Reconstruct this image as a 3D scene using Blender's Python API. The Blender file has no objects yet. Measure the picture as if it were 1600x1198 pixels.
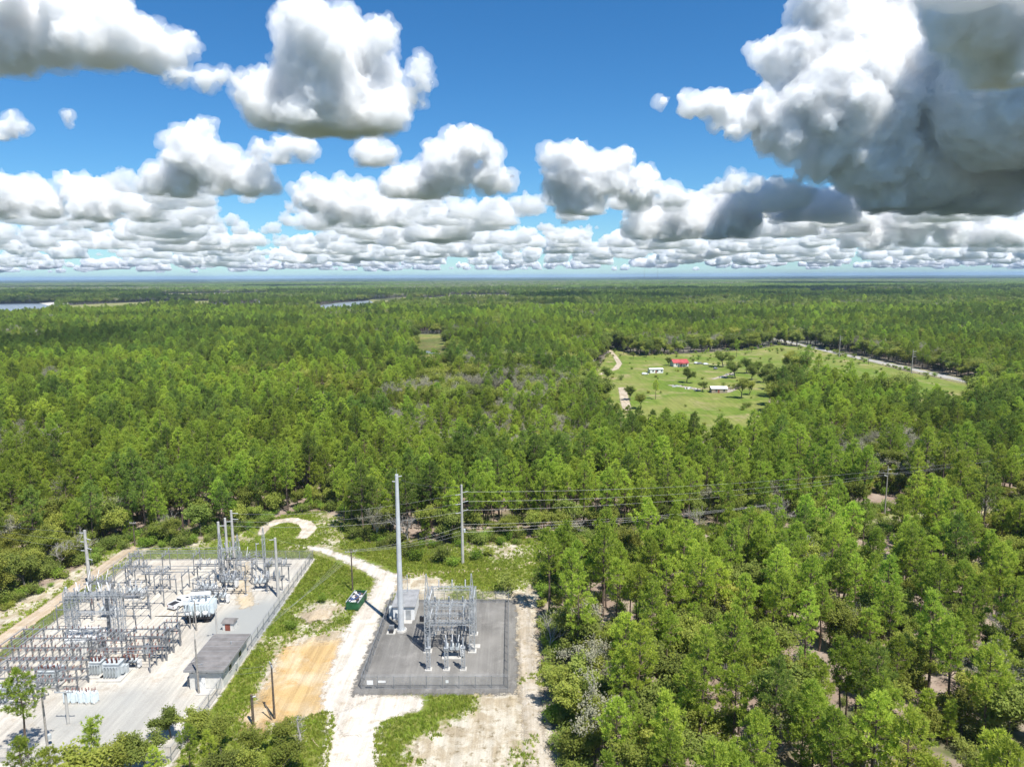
import bpy, bmesh, math, random
import numpy as np
from mathutils import Vector, Matrix, Quaternion

sc = bpy.context.scene
COL = sc.collection
RAD = math.radians
# ------------------------------------------------------------------ camera
H, F = 65.0, 1110.0                       # camera height in metres, focal length in photo pixels (1600 wide)
cam = bpy.data.cameras.new('camera'); cam_o = bpy.data.objects.new('camera', cam); COL.objects.link(cam_o)
cam.sensor_width = 36.0; cam.lens = 36.0 * F / 1600.0; cam.clip_start = 1.0; cam.clip_end = 300000.0
PITCH = math.atan((599 - 432) / F)
cam_o.matrix_world = Matrix.Translation((0, 0, H)) @ Matrix.Rotation(math.pi / 2 - PITCH, 4, 'X') @ Matrix.Rotation(RAD(-0.3), 4, 'Z')
sc.camera = cam_o
# ------------------------------------------------------------------ sky and sun
SUN_EL = RAD(62.0); SX, SY = 0.60, -0.80
w = bpy.data.worlds.new('World'); sc.world = w; w.use_nodes = True
wn, wl = w.node_tree.nodes, w.node_tree.links
sky = wn.new('ShaderNodeTexSky'); sky.sky_type = 'NISHITA'; sky.sun_disc = False
sky.sun_elevation = SUN_EL; sky.sun_rotation = math.atan2(SX, SY)
sky.altitude = 300; sky.air_density = 1.0; sky.dust_density = 0.0; sky.ozone_density = 4.0
hs = wn.new('ShaderNodeHueSaturation'); hs.inputs['Saturation'].default_value = 1.12
tint = wn.new('ShaderNodeMix'); tint.data_type = 'RGBA'; tint.blend_type = 'MULTIPLY'; tint.inputs[0].default_value = 1; tint.inputs[7].default_value = (.60, .83, 1.0, 1)
wl.new(sky.outputs[0], tint.inputs[6]); wl.new(tint.outputs[2], hs.inputs['Color']); wl.new(hs.outputs[0], wn['Background'].inputs[0])
wn['Background'].inputs[1].default_value = 0.070
sun = bpy.data.lights.new('sun', 'SUN'); sun_o = bpy.data.objects.new('sun', sun); COL.objects.link(sun_o)
sun.energy = 4.0; sun.angle = RAD(0.53); sun.color = (1.0, 0.965, 0.90)
SUNV = Vector((SX * math.cos(SUN_EL), SY * math.cos(SUN_EL), math.sin(SUN_EL)))
sun_o.rotation_euler = SUNV.to_track_quat('Z', 'Y').to_euler()
sun_o.location = (0, 0, 200)
sc.view_settings.view_transform = 'Standard'; sc.view_settings.look = 'None'
sc.view_settings.exposure = 0.9; sc.view_settings.gamma = 1.0; sc.view_settings.use_curve_mapping = False
cy = sc.cycles
cy.use_denoising = True; cy.max_bounces = 20; cy.diffuse_bounces = 3; cy.glossy_bounces = 2; cy.transmission_bounces = 3
cy.volume_bounces = 16; cy.transparent_max_bounces = 24; cy.caustics_reflective = False; cy.caustics_refractive = False
try: cy.denoising_prefilter = 'ACCURATE'
except Exception: pass

# ------------------------------------------------------------------ pixel <-> ground
CR = cam_o.matrix_world.to_3x3(); CRI = CR.transposed(); CP = Vector((0, 0, H))
def ray(px, py): return CR @ Vector(((px - 800) / F, -(py - 599) / F, -1))
def G(px, py, z=0.0):
    v = ray(px, py); return CP + v * ((z - H) / v.z)
def at(px, py, d):
    v = ray(px, py); return CP + v * (d / v.y)
def P2(l): return [tuple(G(*q)[:2]) for q in l]
def height_to(bx, by, ty):
    q = G(bx, by); v = ray(bx, ty); return H + v.z / v.y * q.y
CRn = np.array(CRI)
def project(X):                                   # (n,3) -> pixels, depth
    c = (X - np.array(CP)) @ CRn.T
    d = np.maximum(-c[:, 2], 1e-3)
    return 800 + F * c[:, 0] / d, 599 - F * c[:, 1] / d, -c[:, 2]

# ------------------------------------------------------------------ numeric noise and polygons
def _hash(ix, iy, s):
    n = (ix * 374761393 + iy * 668265263 + s * 974634777) & 0xffffffff
    n = ((n ^ (n >> 13)) * 1274126177) & 0xffffffff
    return ((n ^ (n >> 16)) & 0xffff) / 65535.0
def vnoise(x, y, scale, s=0):
    x = np.asarray(x, float) / scale; y = np.asarray(y, float) / scale
    ix = np.floor(x).astype(np.int64); iy = np.floor(y).astype(np.int64)
    fx = x - ix; fy = y - iy; fx = fx * fx * (3 - 2 * fx); fy = fy * fy * (3 - 2 * fy)
    a = _hash(ix, iy, s); b = _hash(ix + 1, iy, s); c = _hash(ix, iy + 1, s); d = _hash(ix + 1, iy + 1, s)
    return (a + (b - a) * fx) * (1 - fy) + (c + (d - c) * fx) * fy
def fbm(x, y, scale, s=0, o=4):
    t = 0; a = .5; n = 0
    for i in range(o):
        t = t + a * vnoise(x, y, scale / 2 ** i, s + i * 17); n += a; a *= .5
    return t / n
def poly_sd(x, y, poly):                          # > 0 inside
    x = np.asarray(x, float); y = np.asarray(y, float)
    d = np.full(x.shape, 1e18); ins = np.zeros(x.shape, bool); n = len(poly)
    for i in range(n):
        ax, ay = poly[i]; bx, by = poly[(i + 1) % n]
        ex, ey = bx - ax, by - ay
        t = np.clip(((x - ax) * ex + (y - ay) * ey) / max(ex * ex + ey * ey, 1e-9), 0, 1)
        d = np.minimum(d, (x - ax - t * ex) ** 2 + (y - ay - t * ey) ** 2)
        c = ((ay > y) != (by > y)) & (x < (bx - ax) * (y - ay) / (by - ay + 1e-12) + ax)
        ins ^= c
    return np.where(ins, 1, -1) * np.sqrt(d)
def path_sd(x, y, pts, half):                     # half width may vary: list
    x = np.asarray(x, float); y = np.asarray(y, float); best = np.full(x.shape, -1e18)
    for i in range(len(pts) - 1):
        ax, ay = pts[i]; bx, by = pts[i + 1]; ex, ey = bx - ax, by - ay
        t = np.clip(((x - ax) * ex + (y - ay) * ey) / max(ex * ex + ey * ey, 1e-9), 0, 1)
        hw = half[i] + (half[i + 1] - half[i]) * t
        best = np.maximum(best, hw - np.sqrt((x - ax - t * ex) ** 2 + (y - ay - t * ey) ** 2))
    return best

# ------------------------------------------------------------------ materials
def new_mat(name):
    m = bpy.data.materials.new(name); m.use_nodes = True
    return m, m.node_tree.nodes, m.node_tree.links, m.node_tree.nodes['Principled BSDF']
def mixc(n, l, fac, a, b):
    x = n.new('ShaderNodeMix'); x.data_type = 'RGBA'
    for s, v in ((0, fac), (6, a), (7, b)):
        if isinstance(v, (tuple, list)): x.inputs[s].default_value = (*v, 1) if len(v) == 3 else v
        elif isinstance(v, (int, float)): x.inputs[s].default_value = v
        else: l.new(v, x.inputs[s])
    return x.outputs[2]
def noise(n, l, scale, detail=4, rough=.6, vec=None, dist=0):
    t = n.new('ShaderNodeTexNoise'); t.inputs['Scale'].default_value = scale; t.inputs['Detail'].default_value = detail
    t.inputs['Roughness'].default_value = rough; t.inputs['Distortion'].default_value = dist
    if vec is not None: l.new(vec, t.inputs['Vector'])
    return t.outputs['Fac']
def ramp(n, l, fac, lo, hi):
    r = n.new('ShaderNodeMapRange'); r.interpolation_type = 'SMOOTHSTEP'
    r.inputs[1].default_value = lo; r.inputs[2].default_value = hi; l.new(fac, r.inputs[0]); return r.outputs[0]
def math_(n, l, op, a, b):
    x = n.new('ShaderNodeMath'); x.operation = op
    for i, v in enumerate((a, b)):
        if isinstance(v, (int, float)): x.inputs[i].default_value = v
        else: l.new(v, x.inputs[i])
    return x.outputs[0]
def wpos(n): return n.new('ShaderNodeNewGeometry').outputs['Position']
def attr(n, name):
    a = n.new('ShaderNodeAttribute'); a.attribute_name = name; return a.outputs['Fac']
def obj_mat(name, c, rough=.6, metal=0.0, var=.18, scale=1.3, c2=None):
    m, n, l, p = new_mat(name); pos = wpos(n)
    f = ramp(n, l, noise(n, l, scale, 5, .65, pos), .3, .7)
    dark = c2 or tuple(v * (1 - 2 * var) for v in c)
    l.new(mixc(n, l, f, dark, tuple(min(1, v * (1 + var * .5)) for v in c)), p.inputs['Base Color'])
    p.inputs['Roughness'].default_value = rough; p.inputs['Metallic'].default_value = metal
    return m
def leaf_mat(name, a, b, trans=.35, hue_var=.5):
    """a, b: two natural leaf colours; every plant and every leaf draws its own mix."""
    m, n, l, p = new_mat(name); n.remove(p)
    out = [x for x in n if x.type == 'OUTPUT_MATERIAL'][0]
    oi = n.new('ShaderNodeObjectInfo').outputs['Random']; isl = n.new('ShaderNodeNewGeometry').outputs['Random Per Island']
    f = math_(n, l, 'ADD', math_(n, l, 'MULTIPLY', oi, hue_var), math_(n, l, 'MULTIPLY', isl, 1 - hue_var))
    c = mixc(n, l, f, a, b)
    hv = n.new('ShaderNodeHueSaturation'); l.new(c, hv.inputs['Color'])
    loc = n.new('ShaderNodeObjectInfo').outputs['Location']; st = ramp(n, l, noise(n, l, .007, 4, .65, loc), .34, .66)     # stands of trees differ
    l.new(math_(n, l, 'ADD', math_(n, l, 'MULTIPLY', st, .35), math_(n, l, 'ADD', math_(n, l, 'MULTIPLY', math_(n, l, 'FRACT', math_(n, l, 'MULTIPLY', oi, 7.31), 0), .55), .55)), hv.inputs['Value'])
    l.new(math_(n, l, 'ADD', math_(n, l, 'MULTIPLY', noise(n, l, .02, 3, .6, loc), .07), .462), hv.inputs['Hue'])
    d = n.new('ShaderNodeBsdfDiffuse'); t = n.new('ShaderNodeBsdfTranslucent'); mx = n.new('ShaderNodeAddShader')
    ht = n.new('ShaderNodeHueSaturation'); l.new(hv.outputs[0], ht.inputs['Color']); ht.inputs['Value'].default_value = trans * 2
    l.new(hv.outputs[0], d.inputs[0]); l.new(ht.outputs[0], t.inputs[0])
    l.new(d.outputs[0], mx.inputs[0]); l.new(t.outputs[0], mx.inputs[1]); l.new(mx.outputs[0], out.inputs['Surface'])
    return m
def ground_mat(name, cols, scales, edge=0.0, edge_noise=.8, bump=.3, wear=None, rough=.95, green=None, streak=.15):
    """cols: base, second, third colour mixed by noises of the given scales; edge > 0: ragged rim that lets the ground below show."""
    m, n, l, p = new_mat(name); pos = wpos(n)
    c = mixc(n, l, ramp(n, l, noise(n, l, scales[0], 5, .62, pos, .4), .38, .62), cols[0], cols[1])
    c = mixc(n, l, ramp(n, l, noise(n, l, scales[1], 4, .7, pos), .52, .7), c, cols[2])
    fine = noise(n, l, 4.5, 6, .8, pos)
    hv = n.new('ShaderNodeHueSaturation'); l.new(c, hv.inputs['Color'])
    l.new(math_(n, l, 'ADD', math_(n, l, 'MULTIPLY', fine, 1.3), .35), hv.inputs['Value']); c = hv.outputs[0]
    mp = n.new('ShaderNodeMapping'); mp.inputs['Rotation'].default_value = (0, 0, streak); mp.inputs['Scale'].default_value = (.9, .05, 1); l.new(pos, mp.inputs['Vector'])
    sk = ramp(n, l, noise(n, l, 1.0, 5, .7, mp.outputs[0], .6), .35, .65)
    h2 = n.new('ShaderNodeHueSaturation'); l.new(c, h2.inputs['Color']); l.new(math_(n, l, 'ADD', math_(n, l, 'MULTIPLY', sk, .30), .82), h2.inputs['Value']); c = h2.outputs[0]
    if green:
        g = math_(n, l, 'ADD', attr(n, 'green'), math_(n, l, 'MULTIPLY', math_(n, l, 'SUBTRACT', noise(n, l, .9, 6, .78, pos), .5), 1.9))
        c = mixc(n, l, ramp(n, l, g, .28, .72), c, mixc(n, l, ramp(n, l, noise(n, l, .35, 4, .7, pos), .35, .65), green[0], green[1]))
    if wear:
        c = mixc(n, l, attr(n, 'wear'), c, wear)
    l.new(c, p.inputs['Base Color']); p.inputs['Roughness'].default_value = rough
    p.inputs['Specular IOR Level'].default_value = .15
    if bump:
        b = n.new('ShaderNodeBump'); b.inputs['Strength'].default_value = bump; b.inputs['Distance'].default_value = .12
        l.new(fine, b.inputs['Height']); l.new(b.outputs[0], p.inputs['Normal'])
    if edge:
        e = math_(n, l, 'ADD', attr(n, 'edge'), math_(n, l, 'MULTIPLY', math_(n, l, 'SUBTRACT', noise(n, l, edge_noise, 6, .75, pos), .5), edge * 3.2))
        l.new(ramp(n, l, e, -edge * .35, edge * .35), p.inputs['Alpha'])
    return m

M = {}
M['galv'] = obj_mat('galvanised_steel', (.50, .52, .53), .5, .35, .12)
M['galv_dull'] = obj_mat('weathered_steel', (.30, .31, .32), .6, .3, .2)
M['concrete'] = obj_mat('concrete', (.52, .50, .46), .9, 0, .12)
M['pole_conc'] = obj_mat('spun_concrete', (.50, .48, .44), .85, 0, .10, .5)
M['pole_steel'] = obj_mat('painted_steel_pole', (.60, .62, .63), .55, .1, .08, .4)
M['wood'] = obj_mat('weathered_pole_wood', (.15, .115, .085), .95, 0, .3, 3)
M['wood_grey'] = obj_mat('grey_pole_wood', (.36, .33, .29), .95, 0, .2, 3)
M['porc_red'] = obj_mat('brown_red_porcelain', (.32, .13, .10), .25, 0, .25)
M['porc_grey'] = obj_mat('grey_porcelain', (.55, .56, .57), .25, 0, .1)
M['white'] = obj_mat('white_paint', (.80, .80, .78), .5, 0, .06)
M['offwhite'] = obj_mat('off_white_wall', (.70, .68, .63), .85, 0, .08)
M['trafo'] = obj_mat('pale_grey_tank_paint', (.52, .56, .57), .45, 0, .12)
M['bluewhite'] = obj_mat('pale_blue_white_paint', (.68, .75, .77), .45, 0, .08)
M['dark'] = obj_mat('dark_metal', (.045, .045, .05), .6, .2, .2)
M['roof_brown'] = obj_mat('membrane_roof', (.21, .195, .185), .9, 0, .16, .5)
M['roof_grey'] = obj_mat('grey_metal_roof', (.36, .36, .36), .6, .2, .14, .6)
M['roof_red'] = obj_mat('red_metal_roof', (.48, .085, .08), .5, .1, .2, .4)
M['door_red'] = obj_mat('red_brown_door', (.28, .08, .05), .7, 0, .15)
M['green_paint'] = obj_mat('green_container_paint', (.03, .14, .055), .5, 0, .25, 1.5)
M['glass'] = obj_mat('dark_glass', (.03, .04, .05), .08, 0, .1)
M['tyre'] = obj_mat('tyre_rubber', (.02, .02, .02), .9, 0, .1)
M['wire'] = obj_mat('aluminium_wire', (.30, .30, .30), .45, .3, .05)
M['wire_dark'] = obj_mat('dark_cable', (.10, .10, .10), .6, 0, .05)
M['bark_pine'] = obj_mat('pine_bark', (.17, .12, .09), .95, 0, .3, 4)
M['bark_oak'] = obj_mat('oak_bark', (.16, .14, .115), .95, 0, .3, 4)
M['bark_dead'] = obj_mat('bleached_wood', (.40, .37, .33), .95, 0, .2, 4)
M['brick'] = obj_mat('tan_block', (.38, .31, .24), .9, 0, .12, 2)
M['rust'] = obj_mat('rusty_scrap', (.20, .13, .09), .85, .1, .4, 2)
M['cardboard'] = obj_mat('cardboard', (.42, .33, .23), .9, 0, .2, 3)
M['blue_tarp'] = obj_mat('blue_plastic', (.06, .10, .22), .6, 0, .2, 3)
M['car_white'] = obj_mat('white_car_paint', (.78, .79, .80), .25, 0, .03)
M['car_grey'] = obj_mat('grey_car_paint', (.25, .26, .28), .3, .2, .05)
M['needle'] = leaf_mat('pine_needles', (.132, .202, .030), (.265, .315, .048), .45, .45)
M['needle_dark'] = leaf_mat('dark_pine_needles', (.090, .145, .030), (.150, .195, .038), .45, .5)
M['oakleaf'] = leaf_mat('turkey_oak_leaves', (.110, .150, .028), (.215, .222, .050), .45, .4)
M['liveoak'] = leaf_mat('live_oak_leaves', (.090, .130, .028), (.165, .190, .048), .42, .4)
M['grey_leaf'] = leaf_mat('grey_moss_leaves', (.15, .155, .10), (.235, .225, .165), .4, .4)
M['shrubleaf'] = leaf_mat('shrub_leaves', (.085, .165, .022), (.175, .23, .04), .45, .5)
M['grassblade'] = leaf_mat('grass_blades', (.125, .205, .014), (.25, .26, .065), .45, .5)
def chain_mat():
    m, n, l, p = new_mat('chain_link'); out = [x for x in n if x.type == 'OUTPUT_MATERIAL'][0]
    p.inputs['Base Color'].default_value = (.36, .37, .37, 1); p.inputs['Metallic'].default_value = .3; p.inputs['Roughness'].default_value = .5
    t = n.new('ShaderNodeBsdfTransparent'); mx = n.new('ShaderNodeMixShader'); mx.inputs[0].default_value = .24
    l.new(t.outputs[0], mx.inputs[1]); l.new(p.outputs[0], mx.inputs[2]); l.new(mx.outputs[0], out.inputs['Surface'])
    return m
M['chain'] = chain_mat()
def water_mat():
    m, n, l, p = new_mat('lake_water'); p.inputs['Base Color'].default_value = (.20, .23, .25, 1); p.inputs['Roughness'].default_value = .35
    b = n.new('ShaderNodeBump'); b.inputs['Strength'].default_value = .02
    l.new(noise(n, l, .3, 4, .6, wpos(n)), b.inputs['Height']); l.new(b.outputs[0], p.inputs['Normal']); return m
M['water'] = water_mat()
def cloud_mat(dens, name):
    m, n, l, p = new_mat(name); n.remove(p); out = [x for x in n if x.type == 'OUTPUT_MATERIAL'][0]
    v = n.new('ShaderNodeVolumeScatter'); v.inputs['Color'].default_value = (1, 1, 1, 1)
    v.inputs['Density'].default_value = dens; v.inputs['Anisotropy'].default_value = 0.0
    l.new(v.outputs[0], out.inputs['Volume']); return m
M['cloud'] = cloud_mat(.025, 'cloud_droplets'); M['vapour'] = cloud_mat(.0045, 'cloud_vapour'); M['cloud_far'] = cloud_mat(.006, 'far_cloud_droplets')

# ------------------------------------------------------------------ object helpers
def tag(o, label=None, cat=None, group=None, kind=None):
    if label: o['label'] = label
    if cat: o['category'] = cat
    if group: o['group'] = group
    if kind: o['kind'] = kind
    return o
def thing(name, label, cat, loc=(0, 0, 0), rz=0.0, group=None):
    o = bpy.data.objects.new(name, None); COL.objects.link(o); o.empty_display_size = .5
    o.location = loc; o.rotation_euler = (0, 0, rz); return tag(o, label, cat, group)
def put(name, me, parent=None, loc=(0, 0, 0), rot=(0, 0, 0), scale=1.0):
    o = bpy.data.objects.new(name, me); COL.objects.link(o); o.parent = parent
    o.location = loc; o.rotation_euler = rot
    if scale != 1.0: o.scale = (scale,) * 3
    return o
class MB:
    def __init__(s): s.v = []; s.f = []
    def add(s, V, Fc):
        o = len(s.v); s.v += [tuple(x) for x in V]; s.f += [tuple(i + o for i in f) for f in Fc]; return s
    def hexa(s, V): return s.add(V, [(0, 3, 2, 1), (4, 5, 6, 7), (0, 1, 5, 4), (1, 2, 6, 5), (2, 3, 7, 6), (3, 0, 4, 7)])
    def box(s, c, d):
        x, y, z = c; a, b, h = d[0] / 2, d[1] / 2, d[2] / 2
        return s.hexa([(x - a, y - b, z - h), (x + a, y - b, z - h), (x + a, y + b, z - h), (x - a, y + b, z - h),
                       (x - a, y - b, z + h), (x + a, y - b, z + h), (x + a, y + b, z + h), (x - a, y + b, z + h)])
    def beam(s, p, q, wd, ht=None):
        p, q = Vector(p), Vector(q); d = (q - p).normalized(); ht = ht or wd
        u = d.cross(Vector((0, 0, 1)) if abs(d.z) < .95 else Vector((0, 1, 0))).normalized() * wd / 2; t = u.cross(d).normalized() * ht / 2
        return s.hexa([p - u - t, p + u - t, p + u + t, p - u + t, q - u - t, q + u - t, q + u + t, q - u + t])
    def tube(s, p, q, r0, r1=None, n=8, cap=True):
        p, q = Vector(p), Vector(q); r1 = r0 if r1 is None else r1; d = (q - p).normalized()
        u = d.cross(Vector((0, 0, 1)) if abs(d.z) < .95 else Vector((0, 1, 0))).normalized(); t = d.cross(u)
        V = []
        for c, r in ((p, r0), (q, r1)):
            V += [c + (u * math.cos(2 * math.pi * i / n) + t * math.sin(2 * math.pi * i / n)) * r for i in range(n)]
        Fc = [(i, (i + 1) % n, n + (i + 1) % n, n + i) for i in range(n)]
        if cap: Fc += [tuple(range(n - 1, -1, -1)), tuple(range(n, 2 * n))]
        return s.add(V, Fc)
    def lathe(s, prof, c=(0, 0, 0), n=8):
        V = []; Fc = []; m = len(prof)
        for r, z in prof:
            V += [(c[0] + r * math.cos(2 * math.pi * i / n), c[1] + r * math.sin(2 * math.pi * i / n), c[2] + z) for i in range(n)]
        for k in range(m - 1):
            Fc += [(k * n + i, k * n + (i + 1) % n, (k + 1) * n + (i + 1) % n, (k + 1) * n + i) for i in range(n)]
        Fc += [tuple(range(n - 1, -1, -1)), tuple(range((m - 1) * n, m * n))]
        return s.add(V, Fc)
    def lattice(s, h, w0, w1, nb, t, base=(0, 0, 0), faces=4):
        bx, by, bz = base
        def c(k, z):
            ww = (w0 + (w1 - w0) * z / h) / 2; sx, sy = ((-1, -1), (1, -1), (1, 1), (-1, 1))[k % 4]; return Vector((bx + sx * ww, by + sy * ww, bz + z))
        for k in range(faces):
            for i in range(nb):
                z0, z1 = h * i / nb, h * (i + 1) / nb
                s.beam(c(k, z0), c(k + 1, z1), t) if (i + k) % 2 else s.beam(c(k + 1, z0), c(k, z1), t)
                s.beam(c(k, z1), c(k + 1, z1), t)
        return s
    def mesh(s, name, mat, smooth=False):
        me = bpy.data.meshes.new(name); me.from_pydata(s.v, [], s.f)
        me.materials.append(M[mat] if isinstance(mat, str) else mat)
        if smooth: me.polygons.foreach_set('use_smooth', [True] * len(me.polygons))
        me.update(); return me
    def build(s, name, mat, parent=None, loc=(0, 0, 0), rot=(0, 0, 0), smooth=False):
        return put(name, s.mesh(name, mat, smooth), parent, loc, rot)
_ins = {}
def ins_mesh(h, r, mat, n=5):
    k = (round(h, 2), round(r, 3), mat, n)
    if k not in _ins:
        pr = [(r * .5, 0)]
        for i in range(n):
            z = h * (i + .1) / n; dz = h / n
            pr += [(r * .5, z + dz * .1), (r, z + dz * .3), (r * .5, z + dz * .6)]
        pr += [(r * .5, h)]
        _ins[k] = MB().lathe(pr, n=7).mesh('insulator', mat, True)
    return _ins[k]
def insulator(parent, p, h=1.0, r=.16, mat='porc_grey', rot=(0, 0, 0), n=5): return put('insulator', ins_mesh(h, r, mat, n), parent, p, rot)

# ------------------------------------------------------------------ clouds (real volumes, far outside the haze)
def _ico(sub):
    bm = bmesh.new(); bmesh.ops.create_icosphere(bm, subdivisions=sub, radius=1)
    V = np.array([v.co for v in bm.verts]); Fc = np.array([[v.index for v in f.verts] for f in bm.faces]); bm.free(); return V, Fc
IV, IF = _ico(2)
_tex = {}
def cloud_mesh(name, S, unit, base_z, mat, vox=9, shell=False):
    """S: list of (centre, radius); unit: metres per photo pixel there; flat base at base_z. Knobbly core, or the thin torn vapour round it."""
    V = np.concatenate([IV * r + np.array(c) for c, r in S]); Fc = np.concatenate([IF + i * len(IV) for i in range(len(S))])
    me = bpy.data.meshes.new('tmp'); me.from_pydata(V.tolist(), [], Fc.tolist())
    ob = bpy.data.objects.new('tmp', me); COL.objects.link(ob)
    def remesh(k):
        rm = ob.modifiers.new('r', 'REMESH'); rm.mode = 'VOXEL'; rm.voxel_size = k * unit
    def disp(ty, sz, st, mid, depth=2):
        t = bpy.data.textures.new('t', ty); t.noise_scale = sz * unit
        if ty == 'CLOUDS': t.noise_depth = depth
        dm = ob.modifiers.new('d', 'DISPLACE'); dm.texture = t; dm.strength = st * unit; dm.mid_level = mid; dm.texture_coords = 'GLOBAL'
    remesh(vox / 4)
    if shell:
        disp('CLOUDS', 30, 26, .42, 3); disp('CLOUDS', 11, 17, .45, 4); remesh(vox / 3.4); disp('CLOUDS', 5, 5, .5, 3)
    else:
        disp('CLOUDS', 34, 20, .5, 3); disp('VORONOI', 17, -15, .35); remesh(vox / 4); disp('VORONOI', 7, -6, .35); disp('CLOUDS', 4.5, 3.4, .5, 3)
    dg = bpy.context.evaluated_depsgraph_get(); out = bpy.data.meshes.new_from_object(ob.evaluated_get(dg)); out.name = name
    bpy.data.objects.remove(ob); bpy.data.meshes.remove(me)
    A = np.empty(len(out.vertices) * 3); out.vertices.foreach_get('co', A); A = A.reshape(-1, 3)
    lo = A[:, 2] < base_z; A[lo, 2] = base_z - (base_z - A[lo, 2]) * .3
    out.vertices.foreach_set('co', A.ravel()); out.update()
    out.polygons.foreach_set('use_smooth', [True] * len(out.polygons)); out.materials.clear(); out.materials.append(M[mat]); return out
def grow(S, c, R0, rng, k1, k2):
    S.append((c, R0))
    for i in range(k1):
        dv = Vector((rng.gauss(0, 1), rng.gauss(0, 1), rng.gauss(.3, .9))).normalized()
        R1 = R0 * rng.uniform(.28, .52); c1 = c + dv * R0 * rng.uniform(.82, 1.02); S.append((c1, R1))
        for j in range(k2):
            dv = Vector((rng.gauss(0, 1), rng.gauss(0, 1), rng.gauss(.2, .9))).normalized()
            c2 = c1 + dv * R1 * .95; R2 = R1 * rng.uniform(.28, .5); S.append((c2, R2))
            for m in range(3 if k1 > 6 else 0):
                dv = Vector((rng.gauss(0, 1), rng.gauss(0, 1), rng.gauss(.2, .9))).normalized(); S.append((c2 + dv * R2, R2 * rng.uniform(.3, .5)))
def cloud(label, blobs, dist, base_py, seed, k1=8, k2=6, depth=.7, vox=9.6, mat='cloud'):
    rng = random.Random(seed); S = []; u = dist / F
    for b in blobs:
        c = at(b[0], b[1], dist); c.y += rng.uniform(-depth, depth) * b[2] * u + (b[3] * u if len(b) > 3 else 0)
        grow(S, c, b[2] * u, rng, k1, k2)
    o = at(blobs[0][0], base_py, dist)
    S = [(c - o, r) for c, r in S]; t = thing('cloud', label, 'cloud', o, 0, 'cumulus clouds')
    put('core', cloud_mesh('core', [(c, r * .93) for c, r in S], u, 0.0, mat, vox), t)
    put('vapour', cloud_mesh('vapour', S, u, 0.0, 'vapour', vox, True), t)
    return t
cloud('broad white cloud with flat grey base at the top left corner', [(60, 50, 52), (150, 58, 52), (212, 66, 44), (-10, 50, 58), (262, 76, 30), (100, 12, 34), (20, 0, 40)], 4300, 106, 2)
cloud('torn grey wisp trailing under the right end of the top left cloud', [(285, 122, 15), (325, 128, 17), (355, 122, 13), (265, 128, 10), (378, 120, 8)], 4350, 150, 21, 5, 4)
cloud('towering bright white cumulus with dark flat base left of centre', [(505, 110, 66), (455, 150, 55), (565, 150, 60), (468, 65, 40), (592, 62, 30), (535, 45, 30), (605, 178, 36), (415, 172, 34), (510, 170, 66), (560, 90, 40)], 4700, 203, 1)
cloud('small detached white puff just right of the towering cumulus', [(655, 112, 18), (662, 130, 15), (645, 150, 12), (662, 165, 8)], 4800, 178, 5, 7, 5)
cloud('small grey cloud at the left edge under the top left cloud', [(15, 198, 17), (-8, 205, 20), (40, 205, 10)], 6200, 215, 6, 6, 5)
cloud('tiny white puff alone in the blue at the left', [(107, 182, 9), (110, 193, 7)], 6000, 212, 7, 6, 4)
cloud('heaped white cumulus below and left of the towering cumulus', [(298, 235, 34), (335, 262, 38), (268, 275, 36), (385, 280, 30), (318, 200, 16), (240, 285, 25), (420, 290, 16)], 7000, 303, 3)
cloud('low grey-white cloud tucked under the towering cumulus base', [(440, 240, 20), (475, 238, 18), (405, 238, 14), (575, 240, 24), (605, 245, 18), (585, 222, 12)], 6900, 256, 8)
cloud('large white cumulus with grey belly right of centre left', [(700, 262, 42), (742, 228, 28), (655, 285, 34), (765, 278, 26), (615, 292, 24), (712, 225, 18), (790, 285, 18)], 7600, 306, 9)
cloud('bright knobbly cumulus rising from the bank left of centre', [(520, 322, 32), (482, 312, 20), (485, 285, 10), (572, 326, 34), (622, 338, 22), (545, 300, 20)], 9500, 352, 10)
cloud('tall white cauliflower cumulus at the centre right', [(885, 268, 34), (945, 272, 36), (1000, 295, 30), (1050, 308, 22), (860, 246, 16), (972, 250, 15), (925, 252, 14), (905, 305, 40)], 9000, 330, 11)
cloud('small dark grey cloud floating before the storm cloud', [(1148, 286, 18), (1124, 292, 12), (1172, 290, 12)], 5200, 300, 12, 6, 5)
cloud('white cumulus in the bank below the small dark cloud', [(1060, 340, 30), (1120, 345, 34), (1165, 350, 26), (1010, 352, 26), (1090, 320, 18)], 11500, 372, 13)
cloud('cumulus bank at the left edge above the horizon', [(20, 315, 26), (70, 318, 26), (130, 300, 26), (185, 312, 20), (150, 330, 30), (230, 330, 24)], 9800, 340, 14)
cloud('huge storm cloud with dark base filling the upper right', [(1245, 85, 46), (1320, 60, 70, 40), (1385, 20, 70, 90), (1300, 150, 66, -20), (1380, 170, 95, 30), (1450, 240, 85, 40), (1350, 245, 60, -10), (1405, 295, 36), (1510, 170, 105, -60), (1570, 255, 85, 60), (1640, 180, 120, -120), (1440, 60, 80, 120), (1320, 200, 55, -40),
      (1135, 175, 24), (1180, 175, 30), (1075, 166, 18), (1220, 195, 40), (1035, 160, 10), (1105, 165, 20), (1230, 235, 22), (1160, 195, 20), (1280, 260, 25), (1620, -60, 120, -160)], 9500, 322, 15, 9, 6, .3, 11, 'cloud')
cloud('dark underside of a near cloud in the top right corner', [(1540, 20, 75), (1600, 60, 75), (1490, 20, 50), (1640, 100, 90), (1580, -60, 110)], 4200, 120, 16, 8, 6, .7, 13)
cloud('loose white cumulus row under the storm cloud at the right edge', [(1380, 372, 18), (1430, 366, 20), (1490, 368, 22), (1550, 364, 24), (1600, 368, 22), (1330, 378, 14)], 15000, 385, 17, 7, 5)
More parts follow.
